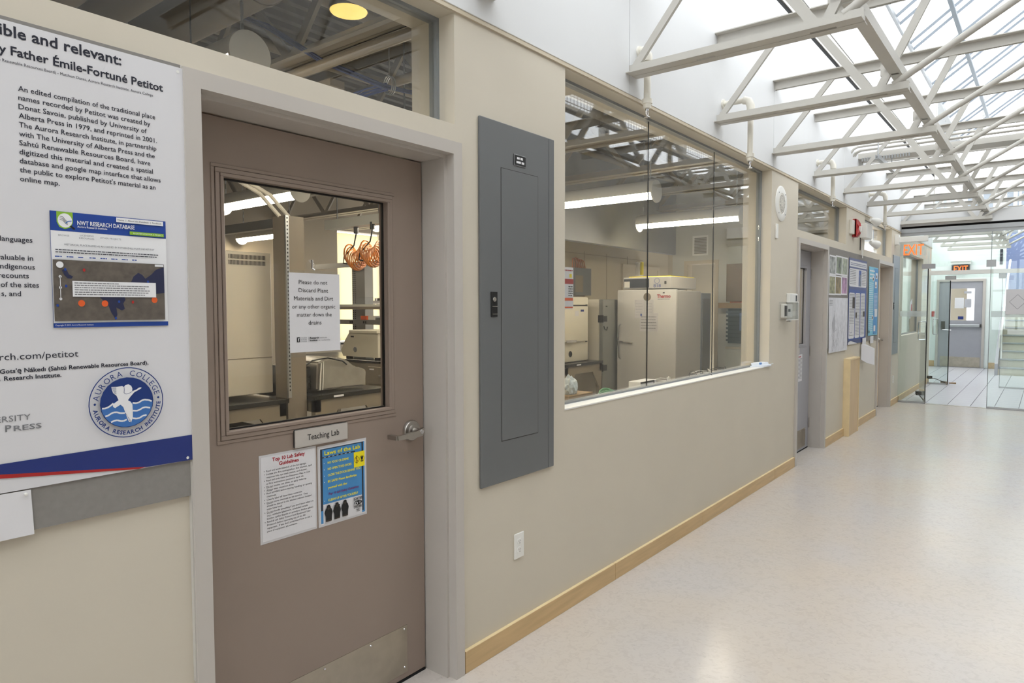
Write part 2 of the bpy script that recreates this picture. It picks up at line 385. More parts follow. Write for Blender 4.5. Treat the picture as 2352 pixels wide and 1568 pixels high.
mb = MB(); mb.box(21.25, 22.3, -1.0, -0.90, FZ, 3.4); mb.build('wall_right', M['end_wall'], label='short pale wall beside the foot of the stairs', category='wall', kind='structure')
# high glazing that closes the far end
g = thing('window_9', 'tall far end glazing above the exit door', 'window', (21.2, 0, 3.5), kind='structure')
for y in (-2.6, -1.9, -1.2, -0.5, 0.2, 0.75): MB().box(21.12, 21.2, y - 0.04, y + 0.04, 3.5, 7.6).build('mullion', M['steel_white'], g)
for z in (3.55, 4.6, 5.7, 6.8): MB().box(21.13, 21.19, WY, 0.8, z - 0.04, z + 0.04).build('rail', M['steel_white'], g)
MB().box(21.155, 21.165, WY, 0.8, 3.5, 7.6).build('pane', M['sky_glass'], g)
MB().box(16.45, 16.6, -0.02, 0.14, 3.5, 5.8).build('corner_post', M['steel_white'], g)
ww = thing('building_wing', 'pale building wing with curtained windows seen beyond the far glazing', 'building', (26, 3, 0))
MB().box(24.5, 25.0, -6, 4.5, -1, 5.2).build('wall', M['white_wall'], ww)
for i in range(7):
    y = 2.6 - 0.95 * i
    for z in (3.6, 4.35):
        f = MB().box(24.44, 24.5, y - 0.36, y + 0.36, z, z + 0.6).build('window', M['steel_white'], ww)
        MB().box(24.43, 24.44, y - 0.31, y - 0.03, z + 0.05, z + 0.55).build('pane', M['panel_grey_2'], f); MB().box(24.43, 24.44, y + 0.03, y + 0.31, z + 0.05, z + 0.55).build('pane', M['panel_grey_2'], f)
# sloped skylight and the monitor on the opposite side
sk = thing('window_7', 'sloping glazed skylight on parallel mullions', 'window', (1, 0, 5.8), kind='structure')
S = 0.72
def sl(x, y, d=0.0): return Vector((x, y, 5.80 - y * S + d))
xs = []
x = 1.0
n0 = -16
while True:
    a = 11.59 + 1.3 * n0; n0 += 1
    if a > 21.2: break
    for q in (a, a + 0.33):
        if -9.0 < q < 21.2: xs.append(q)
for q in xs: MB().bar(sl(q, 0.05), sl(q, WY), 0.018, 0.04).build('mullion', M['mullion_grey'], sk)
ed = [-9.0] + xs + [21.2]
for a, b in zip(ed, ed[1:]):
    MB().prism([sl(a, 0.05, 0.04), sl(b, 0.05, 0.04), sl(b, WY, 0.04), sl(a, WY, 0.04)], (0, 0, 0.012)).build('pane', M['sky_glass'], sk)
for y in (-0.62, -1.75): MB().bar(sl(-9.0, y, -0.06), sl(21.2, y, -0.06), 0.06, 0.05).build('purlin', M['mullion_grey'], sk)
MB().box(-9.0, 21.2, -0.045, 0.25, 5.755, 5.83).build('sill', M['aluminium'], sk)
MB().box(-9.2, 5.6, WY - 0.2, WY, 3.62, 4.7).build('wall_right', M['opposite_wall'], label='plain upper wall opposite the lab door', category='wall', kind='structure')  # unseen; solid only this high, shaped to keep the transom reflections dark
mo = thing('window_8', 'high vertical glazing with security grille on the opposite side', 'window', (1, WY, 3.62), kind='structure')
for i in range(7): MB().box(5.7 + 2.55 * i - 0.06, 5.7 + 2.55 * i + 0.06, WY - 0.1, WY, 3.62, 7.76).build('mullion', M['steel_white'], mo)
MB().box(5.6, 21.2, WY - 0.07, WY - 0.06, 3.62, 7.76).build('pane', M['sky_glass'], mo)
MB().box(-9, 5.6, WY - 0.07, WY - 0.06, 4.7, 7.76).build('pane', M['sky_glass'], mo)  # unseen near glazing, added above the solid part to brighten the facing upper wall
for i in range(6): MB().box(-9 + 2.5 * i, -8.9 + 2.5 * i, WY - 0.1, WY, 4.7, 7.76).build('mullion', M['steel_white'], mo)
MB().box(5.6, 21.2, WY - 0.09, WY - 0.01, 7.6, 7.76).build('head', M['steel_white'], mo)
MB().tube([(5.6, WY + 0.12, 3.98), (21, WY + 0.12, 3.98)], 0.05, 10).build('pipe_rail', M['steel_white'], mo, smooth=True)
mb = MB()
for i in range(190): mb.box(5.7 + i * 0.08, 5.706 + i * 0.08, WY - 0.03, WY - 0.024, 4.05, 7.5)
for i in range(38): mb.box(5.7, 20.9, WY - 0.036, WY - 0.03, 4.05 + 0.092 * i, 4.058 + 0.092 * i)
mb.build('security_grille', M['panel_grey'], mo, kind='stuff')
# lab shell
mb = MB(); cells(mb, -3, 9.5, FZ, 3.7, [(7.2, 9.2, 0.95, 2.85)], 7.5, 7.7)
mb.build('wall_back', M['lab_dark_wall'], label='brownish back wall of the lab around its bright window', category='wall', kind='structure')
mb = MB(); mb.box(-3.2, -3, 0.25, 7.5, FZ, 3.7); mb.build('wall_left', M['lab_wall'], label='plain side wall of the lab', category='wall', kind='structure')
fr9 = 9.3
mb = MB(); mb.box(fr9, fr9 + 0.15, 0.25, 1.76, FZ, 3.6).box(fr9, fr9 + 0.15, 1.76, 2.18, 2.16, 3.6).box(fr9, fr9 + 0.15, 2.18, 2.41, FZ, 3.6)
mb.build('wall_right', M['lab_pale_wall'], label='pale lab wall with vent and open doorway', category='wall', kind='structure')
mb = MB(); mb.box(7.15, 10.5, 3.05, 3.15, FZ, 3.6).box(10.5, 10.6, 2.3, 3.15, FZ, 3.6); mb.build('wall_back', M['lab_wall'], label='tan panelled lab wall behind the freezer', category='wall', kind='structure')
mb = MB(); mb.box(6.4, 10.5, 2.36, 2.46, 2.305, 3.6); mb.build('trim_2', M['bulkhead'], label='pale bulkhead over the lab alcove', category='trim', kind='structure')
mb = MB(); mb.box(fr9 - 0.012, fr9 + 0.155, 1.715, 1.765, FZ, 2.155).box(fr9 - 0.012, fr9 + 0.155, 2.175, 2.225, FZ, 2.155).box(fr9 - 0.012, fr9 + 0.155, 1.715, 2.225, 2.155, 2.205)
mb.build('door_5', M['trim_paint'], label='open doorway in the pale lab wall', category='door', kind='structure')
mb = MB(); mb.box(10.5, 10.6, 0.3, 2.3, FZ, 3.0).box(9.45, 10.6, 0.25, 0.35, FZ, 3.0); mb.build('wall_end', M['lab_wall'], label='tan wall of the passage past the lab doorway', category='wall', kind='structure')
for x in (7.9, 8.5, 9.1): MB().box(x, x + 0.006, 3.046, 3.05, 1.2, 2.30).build('trim_3', M['lab_dark_wall'], label='panel joint on the tan lab wall', category='trim', kind='structure', group='panel joints')
MB().box(7.2, 9.6, 3.046, 3.05, 2.262, 2.268).build('trim_3', M['lab_dark_wall'], label='horizontal rail on the tan lab wall', category='trim', kind='structure')
mb = MB(); mb.box(8.95, 9.0, 3.03, 3.05, FZ, 2.13).box(10.1, 10.15, 3.03, 3.05, FZ, 2.13).box(8.95, 10.15, 3.03, 3.05, 2.13, 2.18).box(9.0, 10.1, 3.04, 3.05, FZ, 2.13); mb.build('door_6', M['trim_paint'], label='closed pale door in the tan lab wall behind the incubator', category='door', kind='structure')
dk = MB(); n = 56
prof = []
for i in range(n):
    y = 0.25 + i * 0.13; prof += [(y, 3.50), (y + 0.05, 3.50), (y + 0.065, 3.56), (y + 0.115, 3.56)]
prof = [(0.25, 3.66)] + prof + [(7.5, 3.56), (7.5, 3.66)]
dk.prism([(-3, y, z) for y, z in prof], (12.4, 0, 0)); dk.build('ceiling', M['deck_paint'], label='dark corrugated steel deck over the lab', category='ceiling', kind='structure')
# lab back window with pale blind
wb = thing('window_10', 'bright lab window with a cream blind', 'window', (7.7, 7.5, 0.95), kind='structure')
for a, b in ((7.2, 8.2), (8.2, 9.2)): MB().box(a + 0.03, b - 0.03, 7.58, 7.585, 0.98, 2.82).build('blind', M['blind_cloth'], wb)
for x in (7.2, 8.18, 9.16): MB().box(x, x + 0.05, 7.55, 7.62, 0.95, 2.85).build('mullion', M['lab_wall'], wb)
MB().box(7.2, 9.2, 7.5, 7.6, 0.92, 0.97).build('sill', M['plastic_white'], wb)

# window glazing in the corridor wall
def glaze(name, label, h, splits, y=0.10):
    t = thing(name, label, 'window', (h[0], y, h[2]), kind='structure'); a, b, z0, z1 = h; f = 0.015
    mb = MB(); mb.box(a, b, y - 0.014, y + 0.03, z0, z0 + f).box(a, b, y - 0.014, y + 0.03, z1 - f, z1).box(a, a + f, y - 0.014, y + 0.03, z0 + f, z1 - f).box(b - f, b, y - 0.014, y + 0.03, z0 + f, z1 - f)
    mb.build('gasket_frame', M['gasket'], t)
    e = [a + f] + splits + [b - f]
    for p, q in zip(e, e[1:]): MB().box(p + 0.004, q - 0.004, y, y + 0.006, z0 + f, z1 - f).build('pane', M['glass'], t)
    for p in splits: MB().box(p - 0.004, p + 0.004, y + 0.0005, y + 0.0055, z0 + f, z1 - f).build('joint', M['black'], t)
    return t
glaze('window_1', 'high transom window over the teaching lab door', TR1, [])
wbig = glaze('window_2', 'large interior window of three frameless panes beside the grey panel', BIG, [3.99, 5.075])
MB().box(BIG[0], BIG[1], -0.003, 0.086, BIG[2] - 0.003, BIG[2] + 0.004).build('sill', M['plastic_white'], wbig); MB().box(BIG[0], BIG[1], 0.0, 0.086, 0.985, BIG[2] - 0.003).build('sub_sill', M['wall'], wbig)
MB().box(BIG[0], BIG[1], 0.086, 0.13, 0.985, BIG[2]).build('sub_frame', M['gasket'], wbig)
glaze('window_3', 'transom window above the second grey door', TR2, [])
glaze('window_4', 'transom window behind the emergency light', TR3, [])
glaze('window_5', 'tall window past the glass partition', FAR, [])

# baseboards
bb = thing('baseboard_left', 'maple baseboard along the beige corridor wall', 'baseboard', (2.1, 0, FZ), kind='structure')
for a, b in ((2.104, 3.385), (3.387, 4.64), (4.642, 6.28), (6.282, 6.905), (8.075, 8.93), (9.46, 10.875), (12.0, 12.715), (12.76, 14.5), (14.502, 16.40)):
    p = MB().box(a, b, -0.018, 0, FZ, 0.066, 0.0015).build('board', M['maple'], bb)
    MB().box(a + 0.001, b - 0.001, -0.0172, -0.0005, 0.0655, 0.0668).build('top_edge', M['maple_edge'], p)
be = thing('baseboard_end', 'short wooden baseboards on the far end wall', 'baseboard', (21, 0, FZ), kind='structure')
MB().box(21.03, 21.05, 0.42, 0.62, FZ, 0.12).build('board', M['maple'], be); MB().box(21.03, 21.05, -1.05, -0.76, FZ, 0.12).build('board', M['maple'], be)

# ---------------------------------------------------------------- doors in the corridor wall
def door(n, d, label, leafm, window=True, latch=1):
    t = thing('door_%d' % n, label, 'door', (d + 1.5, 0.15, FZ), kind='structure')
    mb = MB(); a, b, zt = 0.998 + d, 2.047 + d, 2.162
    for s, x in ((-1, a), (1, b)):
        mb.box(x, x + s * 0.05, -0.020, 0.0, FZ, zt + 0.05); mb.box(x, x + s * 0.0079, 0.0, 0.022, FZ, zt); mb.box(x - s * 0.013, x + s * 0.0079, 0.022, WT, FZ, zt - 0.013)
    mb.box(a, b, -0.020, 0.0, zt, zt + 0.05); mb.box(a, b, 0.0, 0.022, zt, zt + 0.0079); mb.box(a - 0.0079, b + 0.0079, 0.022, WT, zt - 0.013, zt + 0.0079)
    mb.build('frame', M['frame_paint'], t)
    L, Rr, z0, z1, y = 1.020 + d, 2.027 + d, FZ + 0.012, 2.143, 0.15
    lf = MB(); H = (1.150 + d, 1.834 + d, 1.137, 1.957) if window else None
    cells(lf, L, Rr, z0, z1, [H] if H else [], y, y + 0.045); leaf = lf.build('leaf', M[leafm], t)
    if window:
        tr = MB()
        for o0, o1, dp in ((0.028, 0.040, 0.003), (0.012, 0.027, 0.006), (0.0, 0.0115, 0.009)):
            tr.box(H[0] - o1, H[1] + o1, y - dp, y, H[3] + o0, H[3] + o1, 0.0015).box(H[0] - o1, H[1] + o1, y - dp, y, H[2] - o1, H[2] - o0, 0.0015).box(H[0] - o1, H[0] - o0, y - dp, y, H[2] - o0, H[3] + o0, 0.0015).box(H[1] + o0, H[1] + o1, y - dp, y, H[2] - o0, H[3] + o0, 0.0015)
        tr.build('window_trim', M[leafm], leaf)
        gk = MB(); cells(gk, H[0] - 0.001, H[1] + 0.001, H[2] - 0.001, H[3] + 0.001, [(H[0] + 0.006, H[1] - 0.006, H[2] + 0.006, H[3] - 0.006)], y + 0.018, y + 0.028); gk.build('glazing_gasket', M['black'], leaf)
        MB().box(H[0], H[1], y + 0.02, y + 0.026, H[2], H[3]).build('pane', M['door_glass'], leaf)
    kp = MB().box(L + 0.05, Rr - 0.105, y - 0.0018, y, FZ + 0.035, 0.207).build('kick_plate', M['kick_steel'], t)
    sm = MB()
    for x in (L + 0.06, L + 0.35, Rr - 0.52, Rr - 0.30, Rr - 0.12): sm.lathe((x, y - 0.0018, 0.193), (0, -1, 0), [(0, 0.005), (0.0018, 0.004), (0.0024, 0.001)], 10)
    sm.lathe((Rr - 0.12, y - 0.0018, FZ + 0.06), (0, -1, 0), [(0, 0.005), (0.0018, 0.004), (0.0024, 0.001)], 10); sm.build('screw', M['chrome'], kp, kind='stuff')
    # lever handle
    hx, hz = (1.952 if latch > 0 else 1.095) + d, 1.026; q = latch
    h = MB().lathe((hx, y, hz), (0, -1, 0), [(0, 0.043), (0.012, 0.043), (0.016, 0.040), (0.018, 0.026), (0.026, 0.024), (0.028, 0.018)], 32).build('lever_handle', M['satin_steel'], t, smooth=True)
    lv = MB()
    pts = [(hx + q * a, b) for a, b in ((0.016, 0.016), (0.018, -0.004), (0.008, -0.016), (-0.03, -0.020), (-0.062, -0.018), (-0.125, -0.016), (-0.128, 0.000), (-0.06, 0.004), (-0.03, 0.006))]
    lv.prism([(x, y - 0.055, hz + z) for x, z in pts], (0, -0.012, 0)); lv.box(hx - q * 0.135, hx - q * 0.115, y - 0.062, y - 0.012, hz - 0.016, hz + 0.001)
    lv.lathe((hx, y - 0.02, hz), (0, -1, 0), [(0, 0.015), (0.037, 0.013)], 16); lv.build('lever', M['satin_steel'], h)
    lk = MB().lathe((hx + 0.004, y - 0.067, hz + 0.001), (0, -1, 0), [(0, 0.0095), (0.002, 0.0088)], 20).build('lock_cylinder', M['chrome'], h)
    MB().box(L, Rr, y - 0.002, y + 0.045, FZ, FZ + 0.010).build('door_sweep', M['black_matte'], t)
    for z in (0.25, 1.05, 1.9): hg = L - 0.004 if latch > 0 else Rr + 0.004; MB().tube([(hg, y - 0.006, z - 0.055), (hg, y - 0.006, z + 0.055)], 0.007, 8).build('hinge', M['satin_steel'], t)
    return t
door(1, DOORS[0], 'taupe teaching lab door with square window and lever handle', 'door_paint')
door(2, DOORS[1], 'second grey lab door past the large window', 'grey_door', latch=-1)
door(3, DOORS[2], 'pale wooden door nearest the glass partition', 'wood_door', window=False)

# ---------------------------------------------------------------- steel roof joists over the corridor
def joist(label, x=3.56):
    t = thing('roof_joist', label, 'joist', (x, 0, 2.87), 'white steel joists over the corridor')
    mb = MB()
    for s in (-1, 1): mb.box(x + s * 0.012, x + s * 0.066, -1.22, 0, 2.868, 2.874).box(x + s * 0.012, x + s * 0.018, -1.22, 0, 2.874, 2.925)
    mb.box(x - 0.012, x + 0.012, -0.98, -0.50, 2.870, 2.915).box(x - 0.012, x + 0.012, -0.40, -0.0, 2.870, 2.915).box(x - 0.012, x + 0.012, -1.22, -1.10, 2.870, 2.915); mb.build('bottom_chord', M['steel_white'], t)
    mb = MB()
    for s in (-1, 1): mb.box(x + s * 0.010, x + s * 0.070, -2.60, 0, 3.488, 3.495).box(x + s * 0.010, x + s * 0.017, -2.60, 0, 3.425, 3.488)
    mb.build('top_chord', M['steel_white'], t)
    MB().bar((x, -0.02, 2.90), (x, -0.47, 3.44), 0.040, 0.022, (1, 0, 0)).build('web', M['steel_white'], t)
    MB().bar((x, -1.01, 2.895), (x, -0.62, 3.44), 0.05, 0.024, (1, 0, 0)).build('web', M['steel_white'], t)
    MB().bar((x, -1.05, 2.895), (x, -1.32, 3.44), 0.046, 0.024, (1, 0, 0)).build('web', M['steel_white'], t)
    MB().tube([(x, -1.13, 2.92), (x, -2.03, 3.44)], 0.021, 10).build('end_rod', M['steel_white'], t, smooth=True)
    MB().box(x - 0.012, x + 0.012, -1.16, -1.06, 2.985, 3.055).tube([(x - 0.02, -1.10, 3.03), (x - 0.035, -1.10, 3.03)], 0.012, 6).build('bolted_clip', M['steel_white'], t)
    return t
words = ['nearest', 'second', 'third', 'fourth', 'fifth', 'sixth', 'seventh']
j0 = joist('white open-web roof joist crossing the corridor, nearest of all')
for i in (-1, -2): dup(j0, (1.30 * i, 0, 0), 'white roof joist %s the viewer' % ('just above' if i == -1 else 'close behind'))
for i in range(1, 13):
    lab = ('white open-web roof joist crossing the corridor, %s from the camera' % words[i]) if i < 7 else 'white roof joist beyond the partition, %s behind the header beam' % ['first', 'second', 'third', 'fourth', 'fifth', 'sixth'][i - 7]
    dup(j0, (1.30 * i, 0, 0), lab)
br = thing('bridging_angle', 'long white steel bridging angle tying the joist ends together', 'steel angle', (3.5, -1.14, 3.02))
MB().box(3.60, 19.3, -1.175, -1.169, 2.985, 3.05).box(3.60, 19.3, -1.169, -1.11, 2.985, 2.991).build('angle', M['steel_white'], br)
t = thing('header_beam', 'deep white header beam above the glass partition', 'beam', (12.75, 0, 2.8))
MB().box(12.70, 12.95, WY, 0.0, 2.835, 3.03, 0.004).build('beam', M['white_wall'], t); MB().box(12.73, 12.93, WY, 0, 2.808, 2.835).build('shadow_gap', M['black_matte'], t)
# conduits and cable tray
for i, (x, z) in enumerate(((9.08, 3.46), (9.17, 3.43), (9.27, 3.45))):
    o = MB().tube([(x, 0.0, z - 0.06), (x, -0.03, z - 0.02), (x, -0.08, z), (x, -2.65, z)], 0.014, 8).build('conduit', M['steel_white'], smooth=True)
    o['label'] = 'thin white conduit crossing under the skylight, %s of three' % ('nearest', 'middle', 'farthest')[i]; o['category'] = 'conduit'; o['group'] = 'conduits under the skylight'
t = thing('cable_tray', 'wide white cable tray crossing above the fifth and sixth joists', 'tray', (9.6, 0, 3.4))
MB().box(9.45, 9.75, -2.65, 0, 3.385, 3.395).box(9.45, 9.458, -2.65, 0, 3.395, 3.45).box(9.742, 9.75, -2.65, 0, 3.395, 3.45).build('tray', M['steel_white'], t)
for i in range(18): MB().box(9.44, 9.45, -0.06 - i * 0.03, -0.045 - i * 0.03, 3.35, 3.392).build('fin', M['aluminium'], t)
t = thing('strut_channel', 'short galvanised strut channel hanging under the cable tray', 'bracket', (9.3, -0.5, 3.2))
MB().box(8.6, 9.6, -0.39, -0.35, 3.20, 3.206).box(8.6, 9.6, -0.39, -0.384, 3.206, 3.245).box(8.6, 9.6, -0.356, -0.35, 3.206, 3.245).build('channel', M['aluminium'], t)
for x in (8.65, 9.5): MB().tube([(x, -0.37, 3.2), (x, -0.37, 3.43)], 0.006, 6).build('hanger_rod', M['aluminium'], t)

# ---------------------------------------------------------------- sprinklers
def sprinkler(x, y, dz, label):
    t = thing('sprinkler', label, 'sprinkler', (x, y, 2.6 + dz), 'drop sprinklers along the wall'); zt = 3.03
    e = min(0.05, -y * 0.6)
    MB().tube([(x, -0.004, zt), (x, y + e, zt), (x, y + e * 0.3, zt - e * 0.25), (x, y, zt - e), (x, y, zt - 0.1), (x, y, 2.69 + dz)], 0.020, 14).build('pipe', M['plastic_cream'], t, smooth=True)
    MB().tube([(x, y + e, zt + 0.001), (x, y + e * 0.3, zt - e * 0.25), (x, y, zt - e), (x, y, zt - e - 0.03)], 0.029, 14).build('elbow', M['plastic_cream'], t, smooth=True)
    MB().lathe((x, -0.004, zt), (0, -1, 0), [(0, 0.036), (0.012, 0.034)], 20).build('escutcheon', M['plastic_cream'], t, smooth=True)
    MB().lathe((x, y, 2.712 + dz), (0, 0, -1), [(0, 0.030), (0.026, 0.030), (0.028, 0.025), (0.045, 0.022), (0.052, 0.022)], 20).build('coupling', M['plastic_cream'], t, smooth=True)
    h = MB(); h.lathe((x, y, 2.66 + dz), (0, 0, -1), [(0, 0.010), (0.014, 0.010), (0.016, 0.006)], 12)
    for s in (-1, 1): h.tube([(x + s * 0.008, y, 2.648 + dz), (x + s * 0.012, y, 2.632 + dz), (x + s * 0.003, y, 2.612 + dz)], 0.0025, 6)
    h.lathe((x, y, 2.613 + dz), (0, 0, -1), [(0, 0.004), (0.003, 0.018), (0.005, 0.019)], 16); h.build('head', M['chrome'], t, smooth=True)
    return t
for x, y, dz, lb in ((3.655, -0.058, 0.037, 'white drop sprinkler behind the nearest roof joist'), (4.96, -0.21, -0.07, 'white drop sprinkler at the far corner of the large window'), (7.56, -0.16, -0.04, 'white drop sprinkler over the transom of the second door'), (10.15, -0.20, -0.06, 'white drop sprinkler nearest the glass partition')): sprinkler(x, y, dz, lb)

# ---------------------------------------------------------------- electrical panels
def panel(x0, x1, z0, z1, label, m, full=True):
    t = thing('breaker_cabinet', label, 'electrical panel', (x0, 0, z0), 'grey electrical panels'); k = (x1 - x0) / 0.553
    X = lambda a: x0 + (a - 2.217) * k
    MB().box(x0, X(2.722), -0.014, 0, z0, z1, 0.003).build('cover', m, t); MB().box(X(2.724), x1, -0.014, 0, z0, z1, 0.003).build('side_trim', m, t)
    a, b, c, d = X(2.358), X(2.632), z0 + 0.19, z1 - 0.20
    MB().box(a - 0.003, b + 0.003, -0.0148, -0.012, c - 0.003, d + 0.003).build('gap', M['dark_slot'], t)
    MB().box(a, b, -0.0162, -0.012, c, d, 0.001).build('door', m, t)
    q = X(2.283); lt = MB().box(q, q + 0.042, -0.019, -0.012, 1.497, 1.607, 0.001).build('latch', M['black'], t)
    MB().lathe((q + 0.021, -0.019, 1.574), (0, -1, 0), [(0, 0.0105), (0.003, 0.0095)], 20).build('key_cylinder', M['satin_steel'], lt)
    MB().box(q + 0.005, q + 0.037, -0.0225, -0.018, 1.541, 1.545).box(q + 0.005, q + 0.037, -0.0225, -0.018, 1.508, 1.511).build('latch_lip', M['satin_steel'], lt)
    if full:
        l = MB().box(2.447, 2.535, -0.0165, -0.012, 2.182, 2.232).build('nameplate', M['black'], t)
        P = Prints(wallf(-0.0168), 0.0002); P.rect('border', M['aluminium'], 2.447, 2.535, 2.2295, 2.232); P.rect('border', M['aluminium'], 2.447, 2.4495, 2.182, 2.232); P.rect('border', M['aluminium'], 2.447, 2.535, 2.182, 2.1835)
        P.words('lettering', M['ink_white'], 2.468, 2.512, 2.211, 0.010, 3); P.words('lettering', M['ink_white'], 2.464, 2.522, 2.193, 0.010, 5); P.build(l)
    return t
panel(2.217, 2.770, 0.747, 2.354, 'large grey electrical panel beside the teaching lab door', M['panel_grey'])
panel(12.03, 12.60, 0.785, 2.350, 'blue-grey electrical panel beside the glass partition', M['panel_grey_2'], False)
def outlet(x, z, label):
    t = thing('wall_outlet', label, 'outlet', (x, 0, z), 'white wall outlets'); MB().box(x - 0.036, x + 0.036, -0.006, 0, z - 0.060, z + 0.060, 0.003, 2).build('plate', M['plastic_white'], t)
    for s in (-1, 1):
        c = z + s * 0.020; pts = [(x + 0.017 * math.cos(a), max(-0.0135, min(0.0135, 0.017 * math.sin(a)))) for a in [2 * math.pi * k / 24 for k in range(24)]]
        o = MB().prism([(a, -0.006, c + b) for a, b in pts], (0, -0.0022, 0)).build('receptacle', M['plastic_white'], t)
        MB().box(x - 0.0075, x - 0.0055, -0.0084, -0.0078, c - 0.001, c + 0.007).box(x + 0.0055, x + 0.0075, -0.0084, -0.0078, c - 0.001, c + 0.006).box(x - 0.0022, x + 0.0022, -0.0084, -0.0078, c - 0.0095, c - 0.005).build('slot', M['dark_slot'], o)
    MB().lathe((x, -0.006, z), (0, -1, 0), [(0, 0.0035), (0.0014, 0.003)], 10).build('screw', M['plastic_white'], t)
outlet(2.497, 0.418, 'white duplex outlet under the large grey panel'); outlet(12.30, 0.38, 'small white outlet under the blue-grey panel')

# ---------------------------------------------------------------- speaker, thermostat and other wall devices
t = thing('wall_speaker', 'round white flush wall speaker by the corner of the large window', 'speaker', (6.39, 0, 2.47))
MB().lathe((6.385, 0, 2.472), (0, -1, 0), [(0, 0.160), (0.006, 0.158), (0.012, 0.148), (0.012, 0.095), (0.006, 0.090)], 40).build('baffle', M['plastic_white'], t, smooth=True)
MB().lathe((6.385, -0.006, 2.472), (0, -1, 0), [(0, 0.092), (0.005, 0.088), (0.008, 0.05), (0.009, 0.001)], 32).build('grille', M['plastic_cream'], t, smooth=True)
mb = MB()
for rr in range(1, 7):
    for k in range(rr * 6): a = 2 * math.pi * k / (rr * 6); mb.lathe((6.385 + rr * 0.0125 * math.cos(a), -0.0135, 2.472 + rr * 0.0125 * math.sin(a)), (0, -1, 0), [(0, 0.0026), (0.0022, 0.0024)], 5)
mb.build('perforation', M['ink_grey'], t, kind='stuff')
for a in (45, 135, 225, 315): MB().lathe((6.385 + 0.128 * math.cos(math.radians(a)), -0.012, 2.472 + 0.128 * math.sin(math.radians(a))), (0, -1, 0), [(0, 0.006), (0.002, 0.005)], 8).build('screw', M['ink_grey'], t)
MB().box(6.235, 6.285, -0.014, 0, 2.15, 2.28, 0.003).build('blank_cover', M['plastic_white'], label='small white blank cover under the round speaker', category='cover')
t = thing('thermostat', 'wall thermostat inside a clear plastic guard box', 'thermostat', (6.58, 0, 1.42))
MB().box(6.43, 6.70, -0.03, 0, 1.44, 1.565, 0.004).build('body', M['plastic_cream'], t)
MB().box(6.45, 6.53, -0.032, -0.029, 1.455, 1.55).build('scale', M['dark_slot'], t); MB().box(6.565, 6.60, -0.04, -0.029, 1.495, 1.52).build('dial', M['black'], t)
gb = MB(); x0, x1, z0, z1 = 6.38, 6.74, 1.42, 1.585
gb.box(x0, x1, -0.072, -0.068, z0, z1).box(x0, x1, -0.068, 0, z0, z0 + 0.004).box(x0, x1, -0.068, 0, z1 - 0.004, z1).box(x0, x0 + 0.004, -0.068, 0, z0, z1).box(x1 - 0.004, x1, -0.068, 0, z0, z1); gb.build('guard', M['clear'], t)
MB().box(x0, x1, -0.074, -0.066, z1 - 0.004, z1 + 0.003).box(x0, x1, -0.074, -0.066, z0 - 0.003, z0 + 0.004).build('guard_rim', M['plastic_white'], t)
MB().box(6.55, 6.59, -0.05, -0.02, 1.40, 1.42).build('lock', M['satin_steel'], t)
t = thing('temperature_sensor', 'small white sensor box above the thermostat guard', 'sensor', (6.7, 0, 1.6)); MB().box(6.60, 6.84, -0.035, 0, 1.582, 1.665, 0.004).build('case', M['plastic_white'], t); MB().box(6.775, 6.815, -0.037, -0.034, 1.592, 1.648).build('display', M['screen_dark'], t)
t = thing('fire_alarm', 'red and white fire alarm strobe high on the wall', 'alarm', (9.2, 0, 2.4))
MB().box(9.07, 9.22, -0.03, 0, 2.43, 2.60, 0.004).build('back_plate', M['plastic_cream'], t)
mb = MB(); mb.prism([(9.22, -0.03, 2.62), (9.34, -0.03, 2.62), (9.33, -0.06, 2.57), (9.30, -0.075, 2.50), (9.33, -0.06, 2.44), (9.34, -0.03, 2.40), (9.22, -0.03, 2.40)], (0.0, -0.014, 0)); mb.box(9.22, 9.33, -0.05, 0.0, 2.40, 2.62, 0.006); mb.build('horn', M['red'], t)
MB().box(9.28, 9.35, -0.095, -0.06, 2.46, 2.53, 0.008).build('strobe_lens', M['plastic_white'], t)
t = thing('emergency_light', 'white twin-headed emergency light above the posters', 'emergency light', (9.9, 0, 2.3))
MB().box(9.66, 9.98, -0.085, 0, 2.42, 2.60, 0.006).build('battery_box', M['plastic_white'], t)
for x, z, dz in ((9.86, 2.63, 0.03), (9.86, 2.40, -0.03)):
    h = MB().lathe((x - 0.10, -0.105, z + dz), (0.8, -0.5, -0.25), [(0, 0.022), (0.04, 0.036), (0.10, 0.050), (0.13, 0.052)], 20).build('lamp_head', M['plastic_white'], t, smooth=True)
    MB().lathe((x - 0.10 + 0.107, -0.10 - 0.067, z + dz - 0.0335), (0.8, -0.5, -0.25), [(0, 0.047), (0.004, 0.044)], 20).build('lens', M['plastic_cream'], h)
MB().tube([(9.60, -0.02, 2.42), (9.60, -0.02, 2.26)], 0.006, 6).build('wire', M['dark_slot'], t)
MB().box(9.77, 9.80, -0.016, 0, 2.17, 2.42).build('raceway', M['plastic_white'], t)

